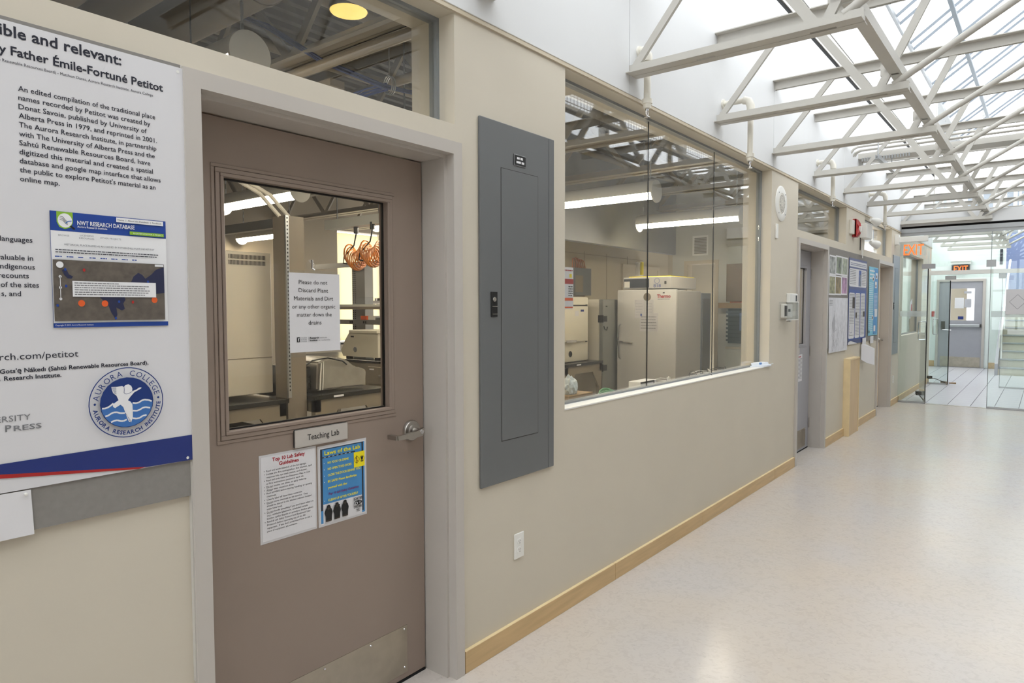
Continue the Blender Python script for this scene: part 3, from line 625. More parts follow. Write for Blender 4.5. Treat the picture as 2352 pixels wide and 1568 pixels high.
# ---------------------------------------------------------------- near tack board and the big research poster
t = thing('tack_board', 'grey fabric tack board behind the large research poster', 'board', (0.4, 0, 1.0))
MB().box(-1.4, 0.944, -0.012, 0, 1.000, 2.215).build('fabric', M['board_grey'], t); MB().box(0.944, 0.948, -0.013, 0, 0.45, 2.215).build('edge_bead', M['steel_white'], t)
PW = wallf(-0.016)
t = thing('research_poster', 'large white research poster with seal and blue lower band', 'poster', (0.6, -0.016, 1.1))
MB().fbox(wallf(-0.0145), -0.45, 0.951, 1.104, 2.205, 0, 0.0015).build('sheet', M['poster_paper'], t)
P = Prints(PW, 0.0006); ink = M['ink']
def PT(s, x0, z, cap, x1=None, right=False, bold=0.012, m=ink):
    if right: P.text('lettering', m, s, x1, z, cap, align='r', bold=bold, **({'width': x1 - x0} if x0 is not None else {}))
    else: P.text('lettering', m, s, x0, z, cap, bold=bold, **({'width': x1 - x0} if x1 else {}))
PT('access', None, 2.170, 0.0265, 0.520, True, 0.02); PT('ible and relevant:', 0.5245, 2.170, 0.0265, 0.788, bold=0.02)
PT('by', None, 2.128, 0.021, 0.537, True, 0.02); PT('Father Émile-Fortuné Petitot', 0.5455, 2.128, 0.021, 0.893, bold=0.02)
PT('Renewable Resources Board) - Matthew Dares, Aurora Research Institute, Aurora College', 0.5285, 2.1085, 0.0072, 0.866, bold=0.0); PT('(Sahtú', None, 2.1085, 0.0072, 0.5245, True, 0.0)
para = ['An edited compilation of the traditional place', 'names recorded by Petitot was created by', 'Donat Savoie, published by University of', 'Alberta Press in 1979, and reprinted in 2001.', 'The Aurora Research Institute, in partnership', 'with The University of Alberta Press and the', 'Sahtú Renewable Resources Board, have', 'digitized this material and created a spatial', 'database and google map interface that allows', "the public to explore Petitot's material as an", 'online map.']
wid = [0.870, 0.857, 0.847, 0.873, 0.871, 0.866, 0.854, 0.860, 0.880, 0.866, 0.637]
for i, s in enumerate(para): PT(s, 0.5575 - 0.0003 * i, 2.049 - i * 0.02105, 0.0125, wid[i], bold=0.008)
for s, x1, z in (('languages', 0.575, 1.695), ('valuable in', 0.575, 1.652), ('Indigenous', 0.578, 1.631), ('recounts', 0.565, 1.6095), ('of the sites', 0.585, 1.588), ('s, and', 0.548, 1.567)): PT(s, None, z, 0.0125, x1, True, 0.008)
PT('rch.com/petitot', 0.5005, 1.4165, 0.0165, 0.665, bold=0.0); PT('www.nwtresea', None, 1.4165, 0.0165, 0.4985, True, 0.0)
PT("Gots'ę Nákedı (Sahtú Renewable Resources Board),", 0.5000, 1.3855, 0.0105, 0.834, bold=0.02); PT("K'ahsho", None, 1.3855, 0.0105, 0.490, True, 0.02)
PT('Research Institute.', 0.508, 1.3685, 0.0105, 0.626, bold=0.02); PT('Aurora', None, 1.3685, 0.0105, 0.501, True, 0.02)
PT('UNIVERSITY', 0.434, 1.271, 0.0145, 0.558, bold=0.0, m=M['ink_grey']); PT('P', 0.5065, 1.2475, 0.0165, 0.5185, bold=0.01, m=M['ink_grey']); PT('RESS', 0.523, 1.2475, 0.0130, 0.580, bold=0.01, m=M['ink_grey'])
PT('ALBERTA', 0.40, 1.2475, 0.0145, 0.485, bold=0.01, m=M['ink_grey'])
P.poly('blue_band', M['navy'], [(-0.45, 1.168), (0.951, 1.176), (0.951, 1.104), (0.82, 1.106), (0.49, 1.150), (-0.45, 1.152)])
P.poly('red_stripe', M['red'], [(0.46, 1.1475), (0.49, 1.1495), (0.82, 1.107), (0.80, 1.1045), (0.49, 1.140), (0.46, 1.1375)])
for x, z in ((0.934, 2.193), (0.934, 1.112)): P.disk('tack', M['plastic_white'], x, z, 0.004)
# the website screenshot
a0, a1, b0, b1 = 0.612, 0.889, 1.490, 1.776
def U(u): return a0 + (a1 - a0) * u
def V(v): return b0 + (b1 - b0) * v
P.rect('screenshot', M['ink_white'], a0, a1, b0, b1)
P.rect('banner', M['royal'], a0, a1, 1.7285, b1); P.rect('banner', M['royal'], a0, a1, b0, 1.5015); P.rect('banner', M['royal'], a0, a0 + 0.0008, b0, b1)
P.poly('badge', M['lime'], [(0.6265, 1.7755), (0.662, 1.7755), (0.662, 1.750), (0.656, 1.738), (0.644, 1.7335), (0.632, 1.738), (0.6265, 1.750)])
P.disk('badge_disc', M['ink_white'], 0.6445, 1.7545, 0.0158, 0.0175)
for k in range(3): P.line('badge_swoosh', M['ink_grey'], [(0.633, 1.764 - k * 0.004), (0.640, 1.763 - k * 0.004), (0.645, 1.756 - k * 0.004), (0.650, 1.7505 - k * 0.003)], 0.0014)
P.line('badge_swoosh_blue', M['seal_blue'], [(0.646, 1.748), (0.651, 1.753), (0.659, 1.7545)], 0.002)
P.line('magnifier_handle', M['ink_black'], [(0.656, 1.742), (0.665, 1.7345)], 0.004)
P.text('white_lettering', M['ink_white'], 'NWT RESEARCH DATABASE', 0.671, 1.7465, 0.0105, width=0.136, bold=0.02)
P.text('white_lettering', M['ink_white'], 'Aurora Research Institute', 0.671, 1.7395, 0.0052, width=0.069, bold=0.01)
P.rect('menu_strip', M['ink_white'], 0.762, 0.8815, 1.762, 1.774)
P.text('small_lettering', M['ink'], 'Home  |  About the Database  |  Feedback', 0.765, 1.766, 0.0042, width=0.112)
P.rect('lime_button', M['lime'], 0.794, 0.882, 1.732, 1.7405); P.text('button_lettering', M['ink_white'], 'REGISTER NOW FOR A PROJECT', 0.803, 1.7345, 0.0038, width=0.076)
for s, x, z, wd in (('BROWSE', 0.628, 1.7155, 0.024), ('LICENSING', 0.676, 1.7185, 0.031), ('RESOURCES', 0.674, 1.7115, 0.034), ('OTHER PROJECTS', 0.722, 1.7155, 0.050)): P.text('grey_lettering', M['ink_grey'], s, x, z, 0.0042, width=wd)
P.text('small_lettering', M['ink'], 'HISTORICAL PLACE NAMES AS RECORDED BY FATHER ÉMILE-FORTUNÉ PETITOT', 0.641, 1.6935, 0.0045, width=0.215)
P.words('small_lettering', M['ink'], 0.621, 0.866, 1.681, 0.0022, 11); P.words('small_lettering', M['ink'], 0.621, 0.864, 1.675, 0.0022, 12)
for k in range(8): P.words('link_lettering', M['royal'], 0.619 + k * 0.0255, 0.634 + k * 0.0255, 1.664, 0.0026, k)
P.rect('map', M['map_ground'], 0.614, 0.8795, 1.5065, 1.6575)
P.poly('map_water', M['map_water'], [(0.633, 1.632), (0.642, 1.636), (0.648, 1.622), (0.657, 1.617), (0.653, 1.611), (0.645, 1.612), (0.638, 1.620)])
P.poly('map_water', M['map_water'], [(0.792, 1.604), (0.800, 1.622), (0.812, 1.632), (0.822, 1.627), (0.830, 1.617), (0.845, 1.628), (0.858, 1.642), (0.8795, 1.650), (0.8795, 1.580), (0.855, 1.576), (0.855, 1.604)])
P.poly('map_water', M['map_water'], [(0.716, 1.567), (0.722, 1.560), (0.735, 1.548), (0.742, 1.528), (0.752, 1.510), (0.757, 1.520), (0.755, 1.540), (0.768, 1.532), (0.776, 1.536), (0.772, 1.550), (0.778, 1.560), (0.776, 1.567)])
for x, z in ((0.674, 1.5505), (0.728, 1.5500), (0.852, 1.560)): P.disk('map_marker', M['orange'], x, z, 0.0078, 0.0082)
for x, z in ((0.640, 1.634), (0.641, 1.593), (0.621, 1.545), (0.762, 1.555), (0.753, 1.512), (0.836, 1.609)): P.disk('map_pin', M['royal'], x, z, 0.0028, 0.0035)
for x, z in ((0.682, 1.634), (0.796, 1.554)): P.disk('map_pin_red', M['red'], x, z, 0.003, 0.004)
P.disk('map_control', M['ink_white'], 0.6285, 1.645, 0.008, 0.008); P.rect('map_control', M['ink_white'], 0.6275, 0.6290, 1.560, 1.618)
for z in (1.616, 1.589, 1.561): P.disk('map_control', M['ink_white'], 0.6282, z, 0.0032, 0.0034)
P.rect('map_control', M['ink_white'], 0.855, 0.8775, 1.6505, 1.656); P.rect('map_callout', M['ink_white'], 0.6545, 0.856, 1.567, 1.606)
for k in range(6): P.words('callout_lettering', M['ink_grey'], 0.659, (0.762, 0.838, 0.829, 0.840, 0.836, 0.827)[k], 1.600 - k * 0.0057, 0.0022, 20 + k)
P.text('white_lettering', M['ink_white'], 'Copyright © 2015 Aurora Research Institute', 0.6155, 1.4945, 0.0036, width=0.085)
# the college seal
def S2(px, py): return (0.773 + (px - 815) * (0.184 / 1402), 1.289 - (py + (px - 815) * 0.057 - 785) * (0.186 / 1335))
cx, cz = 0.774, 1.289
P.ring('seal_ring', M['seal_navy'], cx, cz, 0.0905, 0.0930); P.disk('seal_disc', M['seal_navy'], cx, cz, 0.0665)
sea = []
for k in range(25):
    a = math.pi * 1.02 + k * math.pi * 1.0 / 24 * 0.98; sea.append((cx + 0.0645 * math.cos(a), cz + 0.0645 * math.sin(a)))
wave = [(1295, 775), (1230, 758), (1160, 745), (1110, 757), (1050, 795), (985, 810), (920, 800), (850, 745), (640, 745), (560, 790), (500, 840), (440, 872), (352, 880)]
P.poly('seal_sea', M['seal_blue'], [S2(*q) for q in wave[::-1]] + [p for p in sea[::-1] if p[1] < cz - 0.006])
def wv(pts): P.line('seal_wave', M['ink_white'], [S2(*q) for q in pts], 0.0042)
wv([(352, 880), (400, 880), (450, 866), (500, 838), (560, 792)]); wv([(920, 800), (985, 808), (1040, 798), (1095, 762), (1150, 746), (1230, 756), (1295, 783)])
wv([(405, 1025), (450, 1020), (510, 982), (560, 962), (620, 962), (690, 985), (770, 985)]); wv([(920, 948), (1000, 955), (1060, 935), (1110, 905), (1170, 893), (1260, 912)])
wv([(505, 1145), (560, 1122), (620, 1112), (690, 1135), (740, 1135), (800, 1110)]); wv([(915, 1092), (980, 1105), (1050, 1095), (1110, 1058), (1185, 1048)])
swan = [(530, 482), (640, 482), (730, 472), (765, 490), (790, 455), (850, 440), (900, 470), (922, 520), (918, 575), (1000, 545), (1050, 510), (1095, 505), (1098, 522), (1060, 545), (1030, 560), (960, 595), (880, 680), (832, 745), (880, 775), (915, 830), (918, 960), (915, 1080), (880, 1170), (840, 1155), (800, 1060), (770, 960), (740, 870), (690, 822), (640, 850), (590, 882), (552, 860), (545, 815), (600, 775), (655, 735), (620, 650), (560, 600), (540, 540)]
P.poly('seal_bird', M['ink_white'], [S2(*q) for q in swan])
P.line('seal_detail', M['seal_navy'], [S2(*q) for q in [(765, 490), (768, 540), (762, 600), (800, 625), (860, 612), (920, 578)]], 0.0010)
for q in range(7): P.line('seal_detail', M['seal_navy'], [S2(790 + q * 14, 1000 + q * 22), S2(770 + q * 16, 990 + q * 30)], 0.0012); P.line('seal_detail', M['seal_navy'], [S2(535 + q * 7, 500 + q * 17), S2(620, 500 + q * 20)], 0.0008)
def arc_text(s, r, a0, a1, cap, inside, bold):
    ws = []
    for ch in s:
        Vv, _ = text_geo(ch, round(cap / 0.72, 5), bold); ws.append((max(p[0] for p in Vv) - min(p[0] for p in Vv)) if Vv else cap * 0.7)
    tot = sum(ws); gap = (abs(a1 - a0) * r - tot) / max(1, len(s) - 1); a = a0; sg = 1 if a1 > a0 else -1
    for ch, wv_ in zip(s, ws):
        am = a + sg * wv_ / 2 / r
        rot = am - math.pi / 2 if not inside else am + math.pi / 2
        if ch != ' ': P.text('seal_lettering', M['seal_navy'], ch, cx + r * math.cos(am), cz + r * math.sin(am), cap, align='c', bold=bold, rot=rot)
        a += sg * (wv_ + gap) / r
arc_text('AURORA COLLEGE', 0.0705, math.radians(172), math.radians(11), 0.0150, False, 0.0)
arc_text('AURORA RESEARCH INSTITUTE', 0.0845, math.radians(188), math.radians(356), 0.0105, True, 0.03)
for a in (178, 4): P.disk('seal_dot', M['seal_navy'], cx + 0.079 * math.cos(math.radians(a)), cz + 0.079 * math.sin(math.radians(a)), 0.003)
P.build(t)
t = thing('paper_sheet', 'blank white paper pinned under the large research poster', 'paper', (0.45, -0.02, 1.0))
MB().fpoly(wallf(-0.0165), [(0.30, 0.993), (0.557, 0.991), (0.553, 1.101), (0.30, 1.104)], 0).build('sheet', M['paper'], t); MB().lathe((0.541, -0.017, 1.093), (0, -1, 0), [(0, 0.003), (0.006, 0.004), (0.007, 0.002)], 10).build('pin', M['plastic_white'], t)

# ---------------------------------------------------------------- signs on the lab door
DY = 0.15
t = thing('door_plaque', 'grey plaque reading Teaching Lab under the door window', 'sign', (1.5, DY, 1.04))
MB().box(1.390, 1.622, DY - 0.008, DY, 1.042, 1.107, 0.003).build('plate', M['black'], t); MB().box(1.392, 1.6215, DY - 0.0095, DY - 0.007, 1.0425, 1.1055, 0.003, 2).build('face', M['frame_paint'], t)
P = Prints(wallf(DY - 0.0096), 0.0002); P.text('lettering', M['ink_black'], 'Teaching Lab', 1.443, 1.064, 0.0215, width=0.139, bold=0.008); P.build(t)
t = thing('paper_notice', 'white paper notice about plant materials taped on the door glass', 'notice', (1.5, DY + 0.018, 1.38))
MB().box(1.388, 1.622, DY + 0.018, DY + 0.0195, 1.362, 1.672).build('sleeve', M['clear'], t); MB().box(1.3965, 1.6135, DY + 0.0165, DY + 0.018, 1.379, 1.663).build('sheet', M['paper'], t)
P = Prints(wallf(DY + 0.0164), 0.0003)
for i, (s, wd) in enumerate((('Please do not', 0.122), ('Discard Plant', 0.126), ('Materials and Dirt', 0.168), ('or any other organic', 0.185), ('matter down the', 0.149), ('drains', 0.056))): P.text('lettering', M['ink_black'], s, 1.497 + 0.001 * i, 1.6235 - i * 0.0292, 0.0150, width=wd, align='c')
P.rect('logo', M['ink_black'], 1.424, 1.4365, 1.4155, 1.433)
P.poly('logo_mark', M['ink_white'], [(1.4265, 1.4285), (1.4345, 1.430), (1.433, 1.426), (1.4315, 1.425), (1.433, 1.4185), (1.429, 1.4185), (1.4295, 1.4245)])
for k, s in enumerate(('COLLÈGE', 'AURORA', 'COLLEGE')): P.text('small_lettering', M['ink_grey'], s, 1.4395, 1.4285 - k * 0.0062, 0.0042, width=0.0255)
P.rect('rule', M['ink_grey'], 1.4725, 1.4732, 1.4155, 1.434)
P.text('bold_lettering', M['ink_black'], 'Research', 1.4775, 1.4265, 0.0058, width=0.0385, bold=0.04); P.text('small_lettering', M['ink_grey'], 'Institute', 1.519, 1.4265, 0.0055, width=0.033)
P.text('bold_lettering', M['ink_black'], 'Institut', 1.4775, 1.4175, 0.0058, width=0.033, bold=0.04); P.text('small_lettering', M['ink_grey'], 'de recherche', 1.5135, 1.4175, 0.0055, width=0.0525); P.build(t)
t = thing('suction_hook', 'small suction hook above the paper notice', 'hook', (1.5, DY + 0.018, 1.69))
MB().lathe((1.492, DY + 0.020, 1.693), (0, -1, 0), [(0, 0.020), (0.004, 0.012), (0.009, 0.006), (0.016, 0.006)], 16).build('cup', M['clear'], t, smooth=True)
MB().tube([(1.485, DY + 0.004, 1.71), (1.485, DY + 0.004, 1.68), (1.492, DY - 0.002, 1.674)], 0.0035, 6).build('hook', M['satin_steel'], t)

t = thing('safety_guidelines', 'white laminated safety guidelines sheet under the plaque', 'notice', (1.37, DY, 0.73))
MB().box(1.256, 1.484, DY - 0.0012, DY, 0.731, 1.037).build('laminate', M['laminate'], t); MB().box(1.263, 1.478, DY - 0.002, DY - 0.001, 0.739, 1.0295).build('sheet', M['paper'], t)
P = Prints(wallf(DY - 0.0021), 0.0002)
P.text('heading', M['ink_red'], 'Top 10 Lab Safety', 1.371, 1.0115, 0.0125, width=0.131, align='c', bold=0.03); P.text('heading', M['ink_red'], 'Guidelines', 1.371, 0.9935, 0.0125, width=0.079, align='c', bold=0.03)
rules = [('*', 'Read and understand all of the lab signage.'), ('*', 'Locate the fire extinguisher, fire blanket, spill'), ('', 'response kits, eye wash station, and shower.'), ('*', 'Read and understand the Evacuation Map, In Case'), ('', 'of Fire instructions posted in each lab.'), ('*', 'Do not smoke, eat, drink, or apply make-up.'), ('*', 'Always wear closed toe shoes.'), ('*', 'Read all MSDS before moving, handling, or opening'), ('', 'chemicals.'), ('*', 'Clearly label all hazardous materials.'), ('*', 'Do not store chemicals on lab benches.  They'), ('', 'should be stored in the labeled cabinets located'), ('', 'under fume hood.'), ('*', "Do not handle something if you don't know what it is"), ('', '(e.g., unlabeled glassware, unlabeled sample'), ('', 'bottles, spilled liquids or powders, broken glass).'), ('*', 'Read all Lab Safety Protocol and Equipment User'), ('', 'Protocols before operating any of the lab'), ('', "equipment.  If you don't understand how to use a"), ('', 'piece of equipment, ask someone.')]
for i, (b, s) in enumerate(rules):
    z = 0.9785 - i * 0.01100
    P.text('lettering', M['ink_black'], s, 1.2815, z, 0.0062, width=min(0.187, len(s) * 0.00372))
    if b: P.disk('bullet', M['ink_black'], 1.2735, z + 0.003, 0.0012)
for i, l in ((5, 0.022), (6, 0.021), (10, 0.022), (13, 0.022)): P.rect('underline', M['ink_black'], 1.2815, 1.2815 + l, 0.9785 - i * 0.011 - 0.0015, 0.9785 - i * 0.011 - 0.0008)
P.build(t)
t = thing('lab_rules_poster', 'blue laminated lab laws poster with yellow lettering', 'poster', (1.6, DY, 0.73))
MB().box(1.491, 1.716, DY - 0.0012, DY, 0.730, 1.031).build('laminate', M['laminate'], t); MB().box(1.498, 1.709, DY - 0.002, DY - 0.001, 0.7375, 1.0235).build('sheet', M['paper'], t)
P = Prints(wallf(DY - 0.0021), 0.0002); bl = M['sky_print']
P.rect('blue_field', bl, 1.501, 1.706, 0.742, 1.019); P.rect('white_panel', M['paper'], 1.511, 1.691, 0.742, 0.812)
P.rect('dark_edge', M['screen_dark'], 1.501, 1.510, 0.79, 1.019); P.rect('dark_edge', M['screen_dark'], 1.692, 1.699, 0.75, 1.019); P.rect('dark_edge', M['ink_black'], 1.510, 1.660, 0.985, 0.989); P.rect('dark_edge', M['ink_black'], 1.501, 1.699, 1.0165, 1.019)
for k in range(7): P.rect('film_hole', M['ink_white'], 1.516 + k * 0.019, 1.525 + k * 0.019, 0.9862, 0.9878)
P.text('title', M['ink_yellow'], 'Laws of the Lab', 1.519, 0.9955, 0.0148, width=0.165, bold=0.025)
P.rect('hazard_plate', M['yellow_plate'], 1.653, 1.7055, 0.924, 0.983)
for u in (1.667, 1.692): P.ring('hazard_ring', M['ink_black'], u, 0.9535, 0.0105, 0.0118, 24)
P.rect('hazard_symbol', M['ink_black'], 1.6655, 1.6685, 0.938, 0.969); P.line('hazard_symbol', M['ink_red'], [(1.660, 0.962), (1.674, 0.945)], 0.0016)
P.poly('hazard_symbol', M['ink_black'], [(1.686, 0.962), (1.698, 0.962), (1.696, 0.952), (1.693, 0.947), (1.699, 0.943), (1.686, 0.943), (1.690, 0.948), (1.687, 0.954)])
for i, (s, wd, mm) in enumerate((('NO FOOD OR DRINK', 0.098, 'ink_yellow'), ('NO OPEN TOED SHOES', 0.110, 'ink_yellow'), ('CLOSE THE DOOR BEHIND YOU', 0.152, 'ink_yellow'), ('BE SAFE! Please familiarize', 0.133, 'ink_yellow'), ('yourself with the:', 0.088, 'ink_yellow'), ('Top 10 Lab Safety Guidelines', 0.142, 'ink_purple'), ('CLEAN UP AFTER YOURSELF', 0.139, 'ink_yellow'))):
    z = 0.9615 - i * 0.0234; P.text('rule_lettering', M[mm], s, 1.531, z, 0.0085, width=wd, bold=0.03, slant=0.2 if mm == 'ink_purple' else 0)
    if i not in (4, 5): P.disk('bullet', M['ink_white'], 1.5155, z + 0.004, 0.0016)
for k, u in enumerate((1.532, 1.570, 1.607)):        # three seated apes: see no, hear no, speak no evil
    z = 0.746 + 0.001 * k
    P.poly('ape', M['ink_black'], [(u - 0.013, z), (u + 0.013, z), (u + 0.014, z + 0.02), (u + 0.017, z + 0.033), (u + 0.013, z + 0.046), (u + 0.008, z + 0.052), (u + 0.007, z + 0.060), (u, z + 0.063), (u - 0.007, z + 0.060), (u - 0.009, z + 0.052), (u - 0.014, z + 0.046), (u - 0.018, z + 0.033), (u - 0.013, z + 0.02)])
    P.disk('ape_face', M['photo_brown'], u, z + 0.050, 0.0048, 0.0062); P.rect('ape_feet', M['photo_brown'], u - 0.011, u + 0.011, z, z + 0.006)
    hz = z + (0.053, 0.051, 0.046)[k]; P.disk('ape_hand', M['ink_black'], u - 0.005 if k != 1 else u - 0.0085, hz, 0.0042, 0.003); P.disk('ape_hand', M['ink_black'], u + 0.005 if k != 1 else u + 0.0085, hz, 0.0042, 0.003)
for s, z, wd in (('BIG MOTHER', 0.798, 0.041), ('IS WATCHING', 0.7665, 0.041), ('YOU', 0.752, 0.017)): P.text('black_lettering', M['ink_black'], s, 1.668, z, 0.0105, width=wd, align='c', bold=0.03)
P.disk('eye', M['ink_black'], 1.668, 0.787, 0.019, 0.0085); P.disk('eye_white', M['ink_white'], 1.659, 0.7855, 0.007, 0.0055); P.disk('eye_pupil', M['ink_black'], 1.659, 0.7855, 0.004, 0.004); P.disk('eye_glint', M['ink_grey'], 1.676, 0.788, 0.005, 0.005)
P.build(t)
t = thing('door_notice', 'white notice taped low on the second grey door', 'notice', (7.6, 0.15, 0.7)); MB().box(7.500, 7.712, DY - 0.002, DY, 0.74, 1.03).build('sheet', M['paper'], t)
P = Prints(wallf(DY - 0.0022), 0.0003); P.words('heading', M['ink_red'], 7.55, 7.67, 1.0, 0.01, 1)
for i in range(16): P.words('lettering', M['ink_grey'], 7.515, 7.70, 0.98 - i * 0.014, 0.005, i)
P.build(t)

t = thing('door_plaque', 'blank grey plaque under the window of the second grey door', 'sign', (7.4, DY, 1.04)); MB().box(7.353, 7.585, DY - 0.008, DY, 1.042, 1.107, 0.003).build('plate', M['black'], t); MB().box(7.355, 7.5845, DY - 0.0095, DY - 0.007, 1.0425, 1.1055, 0.003, 2).build('face', M['frame_paint'], t)

# ---------------------------------------------------------------- far notice board between the doors
t = thing('tack_board', 'grey tack board covered with posters between the two farther doors', 'board', (8.08, 0, 1.07)); MB().box(8.071, 10.875, -0.012, 0, 1.075, 2.205).build('fabric', M['board_grey'], t)
BW = wallf(-0.014)
ph = [('photo_a', 8.10, 1.895, 'snowy rock photo print, top left of six on the far board'), ('photo_b', 8.385, 1.905, 'dark forest photo print, top middle of six on the far board'), ('photo_c', 8.675, 1.905, 'pale moss photo print, top right of six on the far board'), ('photo_d', 8.09, 1.672, 'mottled lichen photo print, bottom left of six on the far board'), ('photo_e', 8.375, 1.675, 'brown turf photo print, bottom middle of six on the far board'), ('photo_f', 8.665, 1.680, 'pink flower photo print, bottom right of six on the far board')]
for k, (mm, x, z, lb) in enumerate(ph):
    t = thing('photo_print', lb, 'photo', (x, -0.014, z), 'photo prints on the far board'); fr = wallf(-0.014 - 0.0015 * (k % 2))
    MB().fbox(fr, x, x + 0.292, z, z + 0.222, 0, 0.001).build('border', M['paper'], t); MB().fbox(fr, x + 0.022, x + 0.270, z + 0.018, z + 0.206, 0.001, 0.0016).build('picture', M[mm], t)
t = thing('map_sheet', 'white contour map sheet under the six photo prints', 'map', (8.1, -0.015, 1.0)); MB().fpoly(wallf(-0.016), [(8.14, 1.022), (9.02, 1.016), (8.995, 1.645), (8.095, 1.642)], 0).build('sheet', M['map_sheet'], t)
P = Prints(wallf(-0.0165), 0.0004)
for k in range(16):
    u, v = R.uniform(8.25, 8.85), R.uniform(1.1, 1.58); pts = [(u, v)]
    for q in range(9): u += R.uniform(-0.03, 0.035); v -= R.uniform(0.0, 0.03); pts.append((max(8.15, min(8.95, u)), max(1.04, v)))
    P.line('contour', M['ink_pale'], pts, 0.006)
P.poly('lake', M['ink_pale'], [(8.36, 1.46), (8.40, 1.38), (8.38, 1.28), (8.33, 1.24), (8.28, 1.30), (8.26, 1.36)])
for k in range(4): P.words('lettering', M['ink_grey'], 8.13, 8.27, 1.61 - k * 0.018, 0.006, k)
P.build(t)
t = thing('blue_poster', 'tall navy and white research poster on the far board', 'poster', (9.5, -0.015, 1.06)); MB().fbox(BW, 9.04, 10.07, 1.075, 2.14, 0, 0.001).build('sheet', M['navy'], t)
P = Prints(wallf(-0.0152), 0.0005)
def rr(name, m, u0, u1, v0, v1, c=0.03): P.poly(name, m, [(u0 + c, v0), (u1 - c, v0), (u1, v0 + c * .6), (u1, v1 - c * .6), (u1 - c, v1), (u0 + c, v1), (u0, v1 - c * .6), (u0, v0 + c * .6)])
rr('blue_block', M['royal'], 9.05, 10.05, 1.13, 1.755)
P.rect('title_box', M['paper'], 9.07, 10.04, 2.035, 2.11); rr('text_box', M['paper'], 9.06, 10.04, 1.79, 2.015)
for a, b in ((9.07, 9.38), (9.41, 9.68), (9.72, 9.98)): rr('text_box', M['paper'], a, b, 1.145, 1.715)
for k in range(2): P.words('heading', M['navy'], 9.12, 9.98, 2.075 - k * 0.02, 0.009, k)
for k in range(9): P.words('lettering', M['ink_grey'], 9.09, 9.42, 1.99 - k * 0.021, 0.007, k); P.words('lettering', M['ink_grey'], 9.76, 10.0, 1.99 - k * 0.021, 0.007, k + 40)
P.rect('figure_blue', M['royal'], 9.58, 9.72, 1.80, 2.005); P.rect('figure_dark', M['screen_dark'], 9.62, 9.70, 1.80, 1.95)
for k in range(28):
    for j, (a, b) in enumerate(((9.09, 9.36), (9.43, 9.66), (9.74, 9.96))): P.words('lettering', M['ink_grey'], a, b, 1.69 - k * 0.0188, 0.006, k * 3 + j)
P.rect('figure_dark', M['photo_brown'], 9.25, 9.38, 1.52, 1.66); P.rect('figure_dark', M['photo_brown'], 9.43, 9.51, 1.40, 1.47); P.rect('figure_dark', M['photo_brown'], 9.86, 9.97, 1.41, 1.48)
P.rect('figure_white', M['paper'], 9.12, 9.36, 1.19, 1.32); P.line('graph', M['navy'], [(9.16, 1.22), (9.24, 1.22), (9.25, 1.31)], 0.006)
P.poly('white_foot', M['paper'], [(9.04, 1.075), (9.55, 1.075), (9.35, 1.10), (9.20, 1.115), (9.10, 1.112), (9.04, 1.095)]); P.build(t)
t = thing('cyan_poster', 'narrow cyan research poster at the far end of the board', 'poster', (10.5, -0.02, 1.14)); MB().fpoly(wallf(-0.02), [(10.20, 1.148), (10.83, 1.142), (10.79, 2.085), (10.18, 2.085)], 0).build('sheet', M['cyan_print'], t)
P = Prints(wallf(-0.0205), 0.0005); P.rect('blue_column', M['sky_print'], 10.52, 10.79, 1.16, 2.07)
for k in range(3): P.words('heading', M['ink_white'], 10.23, 10.55, 2.02 - k * 0.05, 0.02, k)
for k in range(26): P.words('lettering', M['ink_white'], 10.22, 10.48, 1.86 - k * 0.026, 0.007, k); P.words('lettering', M['ink_white'], 10.54, 10.76, 1.72 - k * 0.018, 0.006, k + 60) if k < 14 else None
for u, v, s in ((10.42, 1.89, .07), (10.62, 1.93, .08), (10.58, 1.80, .09), (10.60, 1.40, .11), (10.42, 1.36, .06), (10.55, 1.20, .08)): P.rect('figure', M['paper'], u, u + s * 1.6, v, v + s)
for u, v in ((10.46, 1.92), (10.68, 1.96), (10.65, 1.83), (10.46, 1.39), (10.26, 1.2)): P.disk('figure_spot', M['photo_brown'], u, v, 0.03, 0.02)
P.build(t)
MB().fbox(BW, 10.39, 10.60, 1.035, 1.135, 0, 0.0015).build('paper_note', M['paper'], label='small white paper note below the cyan poster', category='note')
MB().fbox(wallf(-0.022), 9.85, 10.07, 1.045, 1.13, 0, 0.0015).build('paper_note', M['paper'], label='small white paper note below the navy poster', category='note')
t = thing('hanging_leaflet', 'white leaflet sheets dangling below the navy poster', 'leaflet', (9.8, -0.03, 0.8))
MB().poly([(9.80, -0.02, 1.05), (9.93, -0.05, 1.045), (10.12, -0.16, 0.98), (10.08, -0.17, 0.765), (9.92, -0.07, 0.79), (9.78, -0.03, 0.85)])
o = MB(); o.prism([(9.82, -0.02, 1.05), (9.93, -0.05, 1.045), (10.12, -0.12, 0.985), (10.08, -0.13, 0.765), (9.92, -0.07, 0.80), (9.79, -0.025, 0.85)], (0.004, 0.006, 0)); o.build('sheets', M['paper'], t)
o = MB(); o.prism([(9.93, -0.056, 0.90), (9.98, -0.076, 0.92), (10.0, -0.084, 0.87), (9.95, -0.066, 0.86)], (0.0, -0.003, 0)); o.build('picture', M['ink_black'], t)
# maple clad column casing below the board
t = thing('wood_casing', 'tall maple plywood casing boxed out below the tack board', 'casing', (9.2, 0, FZ))
MB().box(8.935, 8.955, -0.075, 0, FZ, 0.895).box(9.435, 9.455, -0.075, 0, FZ, 0.895).build('side', M['maple_edge'], t); MB().box(8.955, 9.435, -0.070, 0, FZ, 0.895).build('front', M['maple_upright'], t); MB().box(8.935, 9.455, -0.078, 0, 0.895, 0.912).build('cap', M['maple_edge'], t)

